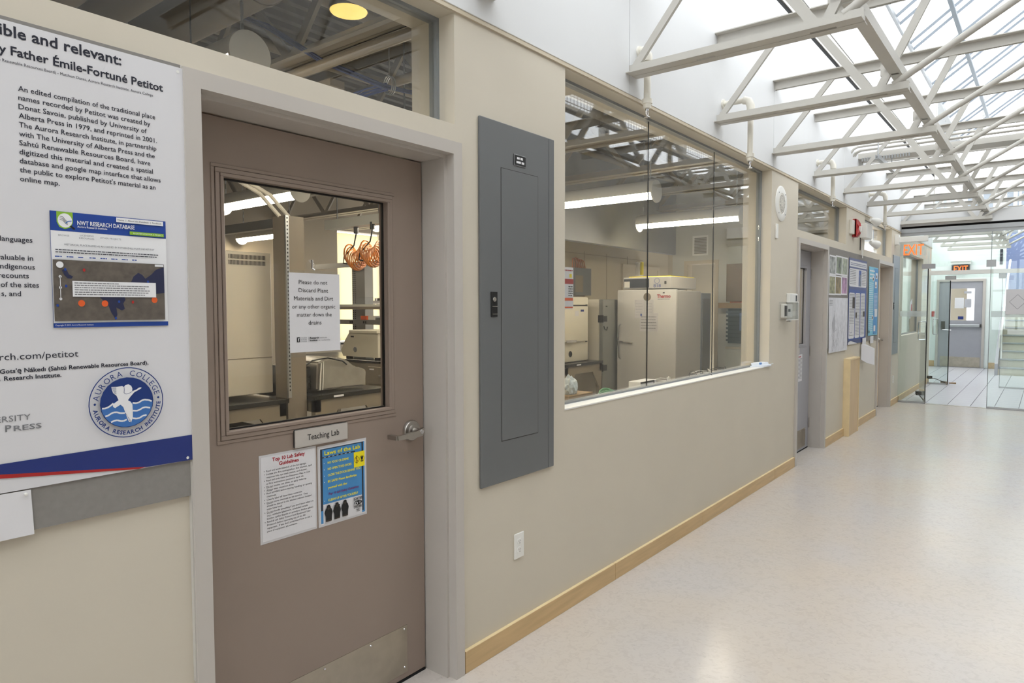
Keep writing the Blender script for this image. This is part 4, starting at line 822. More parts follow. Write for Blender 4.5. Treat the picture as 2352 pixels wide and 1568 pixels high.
# ---------------------------------------------------------------- glass partition, doors, exit signs
def partition(n, x, zt, zd, y0, y1, label, label2, lx):
    t = thing('window_%d' % n, label, 'partition', (x, y0, FZ), kind='structure')
    MB().box(x, x + 0.012, y0, -0.004, FZ, zt).build('pane', M['green_glass'], t)
    MB().box(x, x + 0.012, WY, y1, FZ, zt).build('pane', M['green_glass'], t)
    MB().box(x, x + 0.012, y1 + 0.004, y0 - 0.004, zd + 0.01, zt).build('pane', M['green_glass'], t)
    MB().box(x - 0.02, x + 0.03, WY, 0, zt, zt + 0.045).build('head_channel', M['aluminium'], t); MB().box(x - 0.012, x + 0.022, WY, y1, FZ, FZ + 0.03).box(x - 0.012, x + 0.022, y0, 0, FZ, FZ + 0.03).build('floor_channel', M['aluminium'], t)
    MB().box(x - 0.012, x + 0.024, y0 - 0.10, y0 + 0.085, zd - 0.02, zd + 0.055, 0.002).build('patch_fitting', M['aluminium'], t); MB().box(x - 0.012, x + 0.024, y1 - 0.06, y1 + 0.06, zd - 0.02, zd + 0.085, 0.002).build('patch_fitting', M['aluminium'], t)
    MB().box(x - 0.003, x + 0.015, y1 - 0.003, y1 + 0.004, FZ, zt).build('edge', M['gasket'], t)
    return t
p1 = partition(11, 12.75, 2.69, 2.17, -0.39, -1.22, 'frameless glass partition across the corridor', '', 0)
MB().box(12.70, 12.80, WY, 0.0, 2.735, 2.80).build('head_trim', M['aluminium'], p1); MB().box(12.715, 12.79, -1.21, -0.40, FZ - 0.005, FZ + 0.006).build('threshold', M['satin_steel'], p1)
MB().box(12.745, 12.748, WY, -1.235, 1.38, 1.47).build('frosted_band', M['fog_film'], p1); MB().box(12.745, 12.748, -0.385, -0.01, 1.38, 1.47).build('frosted_band', M['fog_film'], p1)
p2 = partition(12, 16.10, 2.185, 2.10, -0.37, -1.22, 'second glass partition beyond the vestibule', '', 0); MB().box(16.06, 16.16, WY, 0.0, 2.18, 2.26).build('head_trim', M['plastic_white'], p2)
def leaf(label, a, b, zt, handle, arm):
    a, b = Vector(a), Vector(b); d = (b - a).normalized(); nrm = Vector((-d.y, d.x, 0)); L = (b - a).length; t = thing('glass_door', label, 'glass door', (a.x, a.y, FZ), 'frameless glass doors')
    F = Fr((a.x, a.y, 0), d, (0, 0, 1), nrm)
    MB().fbox(F, 0.012, L, FZ + 0.02, zt, -0.005, 0.005).build('pane', M['green_glass'], t); MB().fbox(F, 0.0, 0.011, FZ + 0.02, zt, -0.007, 0.007).build('edge', M['black'], t)
    MB().fbox(F, 0.0, 0.16, FZ + 0.005, FZ + 0.07, -0.012, 0.012).build('bottom_patch', M['satin_steel'], t)
    hh = MB()
    for s in (-1, 1):
        hu = L * handle; w_ = 0.05 * s; hh.tube([F(hu, 0.98, 0), F(hu, 0.98, w_), F(hu, 1.0, w_ * 1.15), F(hu, 1.27, w_ * 1.15), F(hu, 1.29, w_), F(hu, 1.29, 0)], 0.011, 8)
    hh.build('pull_handle', M['chrome'], t, smooth=True)
    if arm:
        MB().tube([F(0.02, FZ + 0.03, 0.0), F(0.22, FZ + 0.10, 0.05), F(0.42, FZ + 0.12, 0.09)], 0.007, 6).fbox(F, 0.36, 0.5, FZ + 0.09, FZ + 0.15, 0.01, 0.09).build('door_stop', M['dark_slot'], t)
    return t
leaf('open frameless glass door in the first partition with loop handle', (12.77, -0.392, 0), (13.60, -0.205, 0), 2.155, 0.72, True)
leaf('open frameless glass door beyond the vestibule', (16.08, -0.382, 0), (16.35, -0.03, 0), 2.06, 0.75, True)
MB().prism([(16.07, -0.40, FZ + 0.05), (16.07, -0.52, FZ + 0.058), (16.07, -0.52, FZ + 0.03), (16.07, -0.40, FZ + 0.035)], (0.05, 0, 0)).build('door_wedge', M['brown_box'], label='small wooden wedge at the foot of the farther glass door', category='wedge')
def exit_sign(label, x, y0, y1, zt, red):
    t = thing('exit_sign', label, 'exit sign', (x, y0, zt), 'exit signs'); F = xf(x)
    MB().box(x - 0.03, x + 0.03, y1, y0, zt - 0.085, zt, 0.004).build('housing', M['plastic_white'], t)
    MB().box(x - 0.004, x + 0.004, y1 + 0.01, y0 - 0.01, zt - 0.30, zt - 0.085).build('panel', M['clear'], t)
    L = (y0 - y1); u0 = -y0
    P = Prints(xf(x - 0.0045), 0.0004); P.text('lettering', M['exit_orange'], 'EXIT', u0 + L * 0.16, zt - 0.285, 0.168 if not red else 0.17, width=L * 0.70, bold=0.012); P.build(t)
    return t
t = exit_sign('hanging clear exit sign with orange letters before the glass partition', 12.2, -0.06, -0.448, 2.63, False); MB().box(12.15, 12.25, -0.06, 0, 2.51, 2.67, 0.004).build('bracket', M['plastic_white'], t)
t = exit_sign('distant exit sign above the grey exit door', 20.96, 0.10, -0.335, 2.715, True)
MB().box(20.90, 21.05, -0.335, 0.10, 2.70, 2.73).build('mount', M['plastic_white'], t); MB().box(20.975, 20.99, -0.31, 0.08, 2.44, 2.62).build('backing', M['dark_slot'], t)

# ---------------------------------------------------------------- far end: exit door, stair, wall items
t = thing('door_4', 'grey steel exit door at the far end with push bar', 'door', (21.04, -0.1, FZ), kind='structure'); x = 21.05
mb = MB(); mb.box(x - 0.03, x + 0.1, 0.345, 0.40, FZ, 2.19).box(x - 0.03, x + 0.1, -0.66, -0.60, FZ, 2.19).box(x - 0.03, x + 0.1, -0.66, 0.40, 2.19, 2.25); mb.build('frame', M['frame_paint'], t)
mb = MB()
F = xf(x); cells_ = [(-0.345, 0.60)]
for u0, u1, z0, z1 in ((-0.345, -0.09, FZ, 2.19), (0.43, 0.60, FZ, 2.19), (-0.09, 0.43, FZ, 1.185), (-0.09, 0.43, 2.01, 2.19)): mb.fbox(F, u0, u1, z0, z1, -0.05, 0.0)
lf = mb.build('leaf', M['grey_door'], t)
MB().fbox(F, -0.09, 0.43, 1.185, 2.01, -0.03, -0.024).build('pane', M['sky_glass'], lf)
MB().fbox(F, -0.29, 0.58, FZ + 0.01, 0.24, 0, 0.002).build('kick_plate', M['kick_steel'], t)
b = MB().fbox(F, -0.10, 0.57, 1.015, 1.085, 0.03, 0.075, 0.01).build('push_bar', M['aluminium'], t); MB().fbox(F, 0.555, 0.59, 1.01, 1.09, 0, 0.08).fbox(F, -0.28, -0.20, 0.95, 1.16, 0, 0.06).build('bar_end', M['dark_slot'], b)
MB().tube([F(-0.24, 0.96, 0.05), F(-0.24, 0.94, 0.09), F(-0.05, 0.93, 0.09)], 0.012, 8).build('lever', M['chrome'], t)
for u0, u1, z0, z1, lb in ((0.0, 0.20, 1.5, 1.77, 'letter-size paper taped on the exit door window'), (0.21, 0.36, 1.52, 1.74, 'smaller printed notice on the exit door window'), (0.20, 0.36, 1.88, 1.94, 'thin strip sign at the top of the exit door window'), (0.08, 0.20, 1.21, 1.29, 'small blue sticker at the bottom of the exit door window')):
    t = thing('window_notice', lb, 'notice', (x, -u0, z0), 'notices on the exit door window'); MB().fbox(F, u0, u1, z0, z1, -0.022, -0.019).build('sheet', M['paper'] if z0 < 1.51 and z1 > 1.7 else M['ink_pale'] if z0 > 1.4 else M['navy'], t)
MB().box(20.985, 21.05, 0.44, 0.50, 1.28, 1.42, 0.004).build('pull_station', M['red'], label='red fire alarm pull station beside the exit door', category='alarm')
t = thing('wall_switch', 'narrow white device on the recessed far wall', 'switch', (20.5, 0.6, 1.1)); MB().box(20.4, 20.5, 0.59, 0.62, 1.0, 1.25, 0.003).build('plate', M['plastic_white'], t)
MB().box(22.6, 22.8, -0.13, 1.2, FZ, 3.0).box(22.6, 22.8, -0.5, -0.13, 2.08, 3.0).build('reflection_block', M['bench_taupe'], label='brown block added outside as a dark reflection in the exit door window', category='wall', kind='structure')  # brown block added outside; stands in for the dark reflection on the glass
st = thing('staircase', 'grey staircase with speckled risers rising beyond the glass', 'staircase', (19.1, -1.05, FZ))
for i in range(11):
    x0, z0 = 19.15 + 0.27 * i, FZ + 0.178 * i
    MB().box(x0, x0 + 0.30, WY + 0.03, -1.05, z0, z0 + 0.148).build('riser', M['stair_riser'], st); MB().box(x0 - 0.025, x0 + 0.30, WY + 0.03, -1.05, z0 + 0.148, z0 + 0.178, 0.004).build('tread', M['stair_tread'], st)
MB().prism([(19.05, -1.05, FZ), (19.05, -1.05, FZ + 0.26), (21.0, -1.05, FZ + 1.55), (21.0, -1.05, FZ)], (0, 0.06, 0)).build('stringer', M['grey_door'], st)
hr = thing('handrail', 'white tubular stair handrail', 'handrail', (18.9, -0.98, 1.0)); MB().tube([(18.85, -1.08, 0.62), (18.80, -1.10, 0.90), (19.0, -1.10, 1.02), (21.6, -1.12, 2.72), (21.75, -1.12, 2.74), (21.8, -1.12, 2.70)], 0.024, 10).build('rail', M['plastic_white'], hr, smooth=True)
for k in range(3): xx = 19.2 + k; MB().tube([(xx, -1.1, 0.35 + 0.66 * k), (xx, -1.1, 1.14 + 0.655 * k)], 0.016, 8).build('post', M['plastic_white'], hr)
t = thing('picture_frame', 'dark framed picture high on the blue stair wall', 'picture', (22.3, -1.9, 2.6)); F = xf(22.3)
MB().fbox(F, 1.60, 2.3, 2.62, 3.42, 0, 0.03).build('frame', M['screen_dark'], t); MB().fbox(F, 1.66, 2.24, 2.68, 3.36, 0.03, 0.033).build('picture', M['paper'], t)
t = thing('wall_paper', 'white paper sheet hung on the first glass partition beside the stairs', 'notice', (12.74, -1.5, 1.4)); F = xf(12.745); MB().fbox(F, 1.415, 1.70, 1.42, 1.80, 0, 0.002).build('sheet', M['paper'], t)
P = Prints(xf(12.7425), 0.0005); P.line('symbol', M['ink_pale'], [(1.56, 1.50), (1.66, 1.61), (1.56, 1.72), (1.46, 1.61), (1.56, 1.50)], 0.008); P.build(t)
MB().fbox(xf(16.09), 1.32, 1.66, 1.01, 1.10, 0, 0.004).build('glass_strip', M['plastic_white'], label='short white strip stuck on the second glass partition', category='sign')
t = thing('wall_intercom', 'dark vertical sign on the pale pillar by the stairs', 'sign', (21.0, -0.9, 2.3)); MB().box(21.03, 21.05, -0.99, -0.93, 2.60, 2.98).build('plate', M['screen_dark'], t)
t = thing('window_papers', 'crumpled papers and posters stuck inside the window past the partition', 'notice', (14.2, 0.1, 1.4))
for x, z, a in ((13.35, 1.52, 0.15), (14.55, 1.50, 0.2)): MB().fpoly(wallf(0.098), [(x, z - a), (x + a * 1.3, z - a * .3), (x + a * 1.1, z + a), (x - a * .1, z + a * .6)], 0).build('sheet', M['paper'], t); 
for x, z in ((13.42, 1.53), (14.66, 1.52)): MB().fpoly(wallf(0.097), [(x, z - .06), (x + .12, z - .05), (x + .1, z + .08), (x, z + .06)], 0).build('picture', M['red'], t)
MB().box(13.0, 15.3, 0.5, 0.8, FZ, 1.75).box(14.2, 15.2, 0.5, 0.8, 1.75, 2.3).build('display_cabinet', M['photo_brown'], label='dark cluttered cabinet inside the window past the partition', category='cabinet')
MB().box(12.2, 16.4, 2.4, 2.5, FZ, 3.5).build('wall_back', M['lab_wall'], label='tan wall of the room past the partition window', category='wall', kind='structure')

# ---------------------------------------------------------------- things on the window sill
t = thing('face_mask', 'folded white and blue face mask on the corridor window sill', 'mask', (6.0, 0.05, 1.02))
m_ = MB(); a = [(5.86, 0.075), (5.92, 0.035), (6.02, -0.012), (6.12, -0.022), (6.165, 0.0), (6.12, 0.06), (6.02, 0.088)]
m_.prism([(x, y, 1.019) for x, y in a], (0, 0, 0.012)); m_.prism([(5.89, 0.07, 1.031), (5.96, 0.02, 1.031), (6.10, -0.01, 1.031), (6.12, 0.05, 1.031), (6.0, 0.08, 1.031)], (0.0, 0.01, 0.022)); m_.build('pleats', M['mask_white'], t)
MB().box(5.955, 5.99, 0.018, 0.03, 1.040, 1.056).build('blue_print', M['mask_blue'], t); MB().tube([(6.12, 0.0, 1.03), (6.18, -0.02, 1.035), (6.20, 0.0, 1.03), (6.15, 0.04, 1.026)], 0.003, 6).build('ear_loop', M['mask_white'], t)
def goggles(x, y, label, rot=0.0, dark=False):
    t = thing('safety_glasses', label, 'safety glasses', (x, y, 0.985), 'safety glasses on the inner sill'); c, s = math.cos(rot), math.sin(rot)
    q = lambda a, b, z: (x + a * c - b * s, y + a * s + b * c, 0.985 + z * 1.35)
    for k in (-1, 1):
        pts = [q(k * 0.034 + 0.030 * math.cos(w_), -0.012 * abs(math.cos(w_)), 0.026 + 0.020 * math.sin(w_)) for w_ in [2 * math.pi * i / 14 for i in range(14)]]
        MB().tube(pts, 0.0022, 5, True).build('rim', M['dark_slot'] if dark else M['plastic_white'], t); o = MB(); o.poly(pts); o.build('lens', M['clear'], t)
        MB().tube([q(k * 0.066, 0, 0.030), q(k * 0.072, 0.06, 0.034), q(k * 0.066, 0.12, 0.018)], 0.003, 6).build('temple', M['dark_slot'] if dark else M['plastic_white'], t)
    MB().tube([q(-0.006, -0.012, 0.03), q(0.006, -0.012, 0.03)], 0.003, 6).build('bridge', M['plastic_white'], t)
goggles(4.44, 0.17, 'clear safety glasses next to the white box on the inner sill', 0.3); goggles(5.0, 0.19, 'smoke lensed safety glasses in the middle of the inner sill', 2.6, True); goggles(5.18, 0.17, 'clear safety glasses just right of the smoke lensed pair', 0.6); goggles(5.52, 0.17, 'dark framed safety glasses nearest the face mask', 0.4, True)
t = thing('glove_box', 'small white box with black edging on the inner sill', 'box', (4.12, 0.24, 1.02)); MB().box(4.02, 4.25, 0.16, 0.25, 0.986, 1.046, 0.002).build('carton', M['plastic_white'], t); MB().box(4.02, 4.21, 0.157, 0.162, 1.036, 1.046).box(4.205, 4.212, 0.157, 0.25, 1.0, 1.046).build('edging', M['black'], t)
t = thing('plastic_bag', 'crumpled clear bag in a cardboard box at the left of the large window', 'bag', (3.05, 0.25, 1.02))
bm_ = MB(); bmesh.ops.create_icosphere(bm_.bm, subdivisions=3, radius=0.052)
for v in bm_.bm.verts: v.co = Vector((v.co.x * 0.9, v.co.y * 0.8, v.co.z * 1.25)) * (1 + R.uniform(-0.16, 0.16)) + Vector((3.235, 0.20, 1.085))
bm_.build('film', M['bag'], t)
t = thing('cardboard_box', 'small cardboard box under the crumpled bag', 'box', (3.05, 0.25, 1.02)); MB().box(3.14, 3.40, 0.145, 0.255, 0.986, 1.045, 0.002).build('carton', M['brown_box'], t); MB().box(3.32, 3.35, 0.1435, 0.145, 1.0, 1.02).build('mark', M['ink_black'], t)
t = thing('rope_coil', 'green cord coil on the inner sill by the bag', 'cord', (3.5, 0.26, 1.02))
for k in range(3): MB().tube([(3.66 + (0.09 - 0.02 * k) * math.cos(a), 0.20 + 0.05 * math.sin(a), 0.996 + 0.012 * k + 0.01 * math.sin(a * 2)) for a in [2 * math.pi * i / 18 for i in range(18)]], 0.006, 6, True).build('loop', M['green_print'], t)
t = thing('hanging_notice', 'red and yellow safety notice inside the left of the large window', 'notice', (2.95, 0.11, 1.5)); F = wallf(0.112); MB().fbox(F, 3.03, 3.135, 1.53, 1.755, -0.003, 0).build('sheet', M['paper'], t)
P = Prints(F, 0.0004); P.rect('red_band', M['red'], 3.03, 3.135, 1.665, 1.692); P.rect('yellow_band', M['orange'], 3.03, 3.13, 1.575, 1.59); P.rect('yellow_band', M['orange'], 3.03, 3.13, 1.535, 1.542); P.rect('yellow_mark', M['yellow'], 3.095, 3.118, 1.70, 1.72)
for k in range(5): P.words('lettering', M['ink_black'], 3.085, 3.127, 1.648 - k * 0.012, 0.005, k)
P.words('lettering', M['ink_red'], 3.04, 3.125, 1.735, 0.006, 9); P.build(t)

# ---------------------------------------------------------------- the lab: roof steel, ducts, pipes, cables
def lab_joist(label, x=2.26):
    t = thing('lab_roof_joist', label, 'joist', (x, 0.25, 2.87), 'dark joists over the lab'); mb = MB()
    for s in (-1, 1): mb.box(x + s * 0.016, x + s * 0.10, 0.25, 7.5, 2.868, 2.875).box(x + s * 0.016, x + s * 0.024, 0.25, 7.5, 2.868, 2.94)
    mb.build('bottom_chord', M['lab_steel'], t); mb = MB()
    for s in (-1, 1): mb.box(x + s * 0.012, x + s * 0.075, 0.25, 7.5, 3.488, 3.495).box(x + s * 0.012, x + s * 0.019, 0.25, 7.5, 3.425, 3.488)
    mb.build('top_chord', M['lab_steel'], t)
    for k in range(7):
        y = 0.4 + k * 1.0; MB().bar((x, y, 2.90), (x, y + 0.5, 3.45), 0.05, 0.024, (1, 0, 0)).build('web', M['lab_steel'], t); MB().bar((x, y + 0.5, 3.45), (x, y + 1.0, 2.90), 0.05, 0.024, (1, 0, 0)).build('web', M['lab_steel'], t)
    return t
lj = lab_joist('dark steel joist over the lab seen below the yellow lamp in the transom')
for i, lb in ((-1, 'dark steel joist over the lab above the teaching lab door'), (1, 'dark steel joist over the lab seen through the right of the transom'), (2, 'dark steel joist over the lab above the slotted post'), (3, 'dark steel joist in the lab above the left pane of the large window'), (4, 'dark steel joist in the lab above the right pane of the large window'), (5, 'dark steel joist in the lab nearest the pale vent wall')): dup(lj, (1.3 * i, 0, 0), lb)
def duct(label, x, z, r, y0, y1, m='duct_paint'):
    t = thing('air_duct', label, 'duct', (x, y0, z), 'round ducts in the lab ceiling'); MB().tube([(x, y0, z), (x, y1, z)], r, 24).build('duct', M[m], t, smooth=True)
    y = y0 + 0.55
    while y < y1: MB().tube([(x, y, z), (x, y + 0.03, z)], r + 0.006, 24).build('seam_band', M[m], t, smooth=True); y += 1.3
duct('widest round air duct at the left edge of the transom', 1.22, 3.14, 0.19, 0.35, 5.5); duct('narrow round air duct left of the chain in the transom', 1.50, 3.06, 0.095, 0.4, 6.0); duct('middle round air duct behind the hanging chain', 1.86, 3.12, 0.135, 0.5, 6.5)
for lb, x, y0, y1, z, r in (('beige pipe running below the joists at the right of the transom', 2.22, 0.26, 7.4, 2.80, 0.028), ('thin pipe running above the first lab bench', 2.95, 0.4, 7.2, 2.95, 0.03)):
    MB().tube([(x, y0, z), (x, y1, z)], r, 12).build('ceiling_pipe', M['lab_steel'], smooth=True, label=lb, category='pipe')
for k, y in enumerate((1.4, 2.3, 3.4)):
    MB().tube([(-2.8, y, 3.33), (9.2, y, 3.33)], 0.04 + 0.012 * (k == 0), 12).build('ceiling_pipe', M['lab_steel'], smooth=True, label='%s cross pipe high under the lab deck' % ('nearest', 'middle', 'farthest')[k], category='pipe')
t = thing('cable_bundle', 'drooping blue network cable bundle in a ring hanger', 'cable', (2.6, 0.95, 2.75))
for k in range(7):
    o = [R.uniform(-0.016, 0.016) for _ in range(3)]
    MB().tube([(2.07 + o[0], 4.0, 3.3 + o[1]), (2.07 + o[1], 1.8 + o[0], 3.24 + o[2]), (2.08 + o[0], 1.35 + o[2], 3.02 + o[1]), (2.22, 1.08 + o[2], 2.82 + o[1]), (2.53, 0.955 + o[0], 2.745 + o[1]), (2.74, 0.91 + o[1], 2.75 + o[0]), (3.4, 0.85 + o[1], 2.80)], 0.005, 5).build('cable', M['blue_cable'], t)
for k in range(9):
    o = [R.uniform(-0.02, 0.02) for _ in range(3)]
    MB().tube([(2.55, 0.96 + o[0], 2.745 + o[1]), (2.53 + o[0], 1.10, 2.735 + o[1]), (2.50 + o[2] * 2, 1.25, 2.71 + o[1]), (2.44 + o[0] * 2, 1.6, 2.62 + o[2])], 0.005, 5).build('cable', M['blue_cable'], t)
for k in range(3): MB().tube([(2.56 + 0.012 * k, 0.95 + 0.035 * math.cos(a), 2.76 + 0.05 * math.sin(a)) for a in [2 * math.pi * i / 16 for i in range(16)]], 0.003, 5, True).build('ring_hanger', M['aluminium'], t)
MB().tube([(2.57, 0.95, 2.81), (2.57, 0.95, 3.5)], 0.004, 5).build('hanger_rod', M['aluminium'], t)
t = thing('pendant_lamp', 'glowing yellow round lamp high in the lab transom', 'lamp', (2.2, 0.84, 3.0)); MB().lathe((2.215, 0.845, 3.0), (0, 0, 1), [(0, 0.07), (0.006, 0.088), (0.012, 0.092)], 28).build('diffuser', M['lamp_glow'], t, smooth=True); MB().lathe((2.215, 0.845, 3.012), (0, 0, 1), [(0, 0.096), (0.02, 0.096), (0.16, 0.06), (0.24, 0.05), (0.48, 0.05)], 28).build('housing', M['duct_paint'], t, smooth=True)
t = thing('grey_channel', 'short pale box channel hung behind the blue cables', 'channel', (2.4, 1.0, 2.8)); MB().box(2.44, 2.54, 1.30, 2.1, 2.80, 2.84).build('channel', M['lab_steel'], t)
def luminaire(label, x, y0, y1, z=2.45, on=True):
    t = thing('fluorescent_light', label, 'light', (x, (y0 + y1) / 2, z), 'suspended lab lights'); n = 14; r = 0.095; zc = z + 0.085
    o = MB(); A = []
    for y in (y0, y1): A.append([o.bm.verts.new((x + r * math.cos(a), y, zc + r * math.sin(a))) for a in [math.radians(-12 + 204 * k / n) for k in range(n + 1)]])
    for k in range(n): o.bm.faces.new((A[0][k], A[0][k + 1], A[1][k + 1], A[1][k]))
    o.build('reflector', M['plastic_white'], t, smooth=True)
    for y, d in ((y0, -1), (y1, 1)): MB().lathe((x, y, zc), (0, d, 0), [(0, r + 0.004), (0.012, r + 0.002), (0.016, r - 0.01)], 28).build('end_cap', M['plastic_white'], t, smooth=True)
    MB().tube([(x - 0.03, y0 + 0.02, zc - 0.035), (x - 0.03, y1 - 0.02, zc - 0.035)], 0.026, 10).tube([(x + 0.03, y0 + 0.02, zc - 0.035), (x + 0.03, y1 - 0.02, zc - 0.035)], 0.026, 10).build('tube', M['tube_glow'] if on else M['plastic_white'], t, smooth=True)
    for y in (y0 + 0.05, y1 - 0.05):
        mb = MB()
        q = (3.5 - zc - r) / 18
        for k in range(18): mb.bar((x, y, zc + r + q * k), (x, y, zc + r + q * k + 0.05 * (k < 17) + q * (k == 17)), 0.014 if k % 2 else 0.004, 0.004 if k % 2 else 0.014)
        mb.build('chain', M['aluminium'], t)
    return t
luminaire('lit fluorescent light at the top left of the door window', 3.47, 3.1, 4.35)
luminaire('lit fluorescent light lower in the door window behind the post', 5.4, 6.1, 7.35, 2.48)
luminaire('lit fluorescent light at the right of the door window', 5.30, 3.02, 4.27, 2.44)
luminaire('lit fluorescent light crossing the left pane of the large window', 5.4, 0.75, 2.0)
luminaire('lit fluorescent light crossing the middle of the large window', 7.36, 0.71, 1.93)
luminaire('fluorescent light with pierced end cap seen in the transom bottom', 1.63, 0.78, 2.0, 2.535)
luminaire('extra unseen fluorescent light over the near end of the first lab bench', 3.47, 0.6, 1.85, 2.50)  # out of view, added to bring more light into the lab

# ---------------------------------------------------------------- lab benches
def bench(label, x0, x1, y0, y1, zt=0.90, legs=True):
    t = thing('lab_bench', label, 'bench', (x0, y0, FZ), 'black topped lab benches')
    MB().box(x0, x1, y0, y1, zt - 0.032, zt, 0.003).build('worktop', M['bench_black'], t); MB().box(x0 + 0.02, x1 - 0.02, y0 + 0.012, y0 + 0.04, zt - 0.12, zt - 0.032).box(x0 + 0.02, x0 + 0.05, y0 + 0.04, y1, zt - 0.12, zt - 0.032).box(x1 - 0.05, x1 - 0.02, y0 + 0.04, y1, zt - 0.12, zt - 0.032).build('apron', M['bench_taupe'], t)
    for x in (x0 + 0.02, x1 - 0.07):
        for y in (y0 + 0.012, y1 - 0.08):
            l = MB().box(x, x + 0.05, y, y + 0.05, FZ, zt - 0.032).build('leg', M['bench_taupe'], t)
            s = 1 if x < (x0 + x1) / 2 else -1; bx = x + (0.05 if s > 0 else 0)
            if y < y0 + 0.1: MB().prism([(bx, y, zt - 0.12), (bx + s * 0.15, y, zt - 0.12), (bx, y, zt - 0.32)], (0, 0.02, 0)).build('brace', M['bench_taupe'], l)
    MB().box((x0 + x1) / 2 - 0.18, (x0 + x1) / 2 - 0.09, y0 - 0.0015, y0, zt - 0.024, zt - 0.010).build('label_tape', M['paper'], t)
    return t
bench('black topped lab bench carrying the white cabinet', 1.97, 2.775, 2.26, 5.0); bench('black topped lab bench under the covered microscope', 2.95, 3.66, 2.22, 5.0); bench('black topped lab bench under the white water purifier', 6.29, 7.105, 2.27, 5.5); bench('black topped far island bench under the centrifuge', 5.40, 6.2, 3.8, 6.2)
t = thing('undershelf_box', 'taupe box with black rim under the first lab bench', 'box', (2.3, 2.5, FZ)); MB().box(2.0, 2.62, 2.5, 3.1, FZ, 0.66, 0.01).build('body', M['bench_taupe'], t); MB().box(1.98, 2.65, 2.47, 3.12, 0.66, 0.71, 0.005).build('rim', M['bench_black'], t)
t = thing('shelf_post', 'tall grey slotted shelf post between two lab benches', 'post', (2.85, 2.3, FZ))
MB().box(2.79, 2.945, 2.30, 2.45, FZ, 2.19).build('column', M['duct_paint'], t); MB().box(2.786, 2.812, 2.285, 2.30, 0.9, 2.19).build('slotted_strip', M['aluminium'], t); mb = MB()
for k in range(46): mb.box(2.795, 2.803, 2.2835, 2.286, 0.95 + k * 0.027, 0.962 + k * 0.027)
mb.build('slot', M['black_matte'], t, kind='stuff')
MB().box(2.80, 2.85, 2.45, 5.0, 2.115, 2.18).build('top_rail', M['aluminium'], t); MB().box(2.80, 2.94, 4.9, 5.0, FZ, 2.19).build('column', M['duct_paint'], t)
for k, x in enumerate((2.60, 2.68)): MB().tube([(x - 0.45, 2.35, 2.46), (x - 0.2, 2.37, 2.43), (x + 0.05, 2.38, 2.33), (x + 0.20, 2.38, 2.19)], 0.014, 8).build('drop_cable', M['plastic_cream'], smooth=True, label=('left' if k == 0 else 'right') + ' cream drop cable curving into the shelf post', category='cable')
t = thing('white_cabinet', 'white cabinet with vent slots standing on the first lab bench', 'cabinet', (2.4, 2.5, 0.93))
MB().box(2.05, 2.885, 2.47, 3.15, 0.932, 1.93, 0.004).build('case', M['cabinet_white'], t) if False else MB().box(2.00, 2.775, 2.46, 3.15, 0.930, 1.93, 0.004).build('case', M['cabinet_white'], t)
mb = MB()
for k in range(28):
    for z in (1.838, 1.878): mb.box(2.455 + k * 0.0100, 2.460 + k * 0.0100, 2.458, 2.461, z, z + 0.030)
mb.build('vent_slot', M['dark_slot'], t, kind='stuff'); MB().box(2.0, 2.775, 2.457, 2.461, 1.186, 1.190).build('seam', M['bench_taupe'], t)
t = thing('covered_microscope', 'silver grey dust cover over an instrument on the bench', 'instrument', (3.3, 2.4, 0.9))
pr = [(3.08, 0.915), (3.545, 0.915), (3.555, 1.04), (3.50, 1.065), (3.44, 1.075), (3.36, 1.135), (3.27, 1.160), (3.16, 1.155), (3.09, 1.13)]
o = MB(); o.prism([(x, 2.36, z) for x, z in pr], (0, 0.38, 0)); bmesh.ops.bevel(o.bm, geom=list(o.bm.edges), offset=0.014, segments=2, affect='EDGES'); o.build('dust_cover', M['cover_silver'], t, smooth=True)
MB().tube([(3.10, 2.355, 0.92), (3.105, 2.352, 1.02), (3.115, 2.352, 1.125)], 0.006, 6).tube([(3.125, 2.355, 0.92), (3.13, 2.352, 1.02), (3.135, 2.352, 1.135)], 0.004, 6).build('piping', M['plastic_white'], t)
t = thing('black_instrument', 'black instrument behind the silver dust cover', 'instrument', (3.0, 2.6, 0.9)); MB().box(2.95, 3.07, 2.42, 2.8, 0.902, 1.10, 0.006).build('case', M['bench_black'], t); MB().box(2.955, 2.99, 2.418, 2.42, 0.98, 1.03).build('switch_plate', M['plastic_cream'], t)
MB().tube([(2.90, 2.34, 1.08), (3.02, 2.33, 1.15), (3.16, 2.335, 1.162), (3.30, 2.34, 1.13), (3.34, 2.34, 1.10)], 0.006, 6).build('power_cord', M['black'], smooth=True, label='black power cord lying over the silver dust cover', category='cord')
t = thing('waste_bin', 'dark grey round bin under the second lab bench', 'bin', (3.25, 2.7, FZ)); MB().lathe((3.28, 2.75, FZ), (0, 0, 1), [(0, 0.17), (0.60, 0.21), (0.61, 0.22), (0.64, 0.22), (0.64, 0.20), (0.58, 0.19)], 28).build('bin', M['panel_grey'], t, smooth=True)
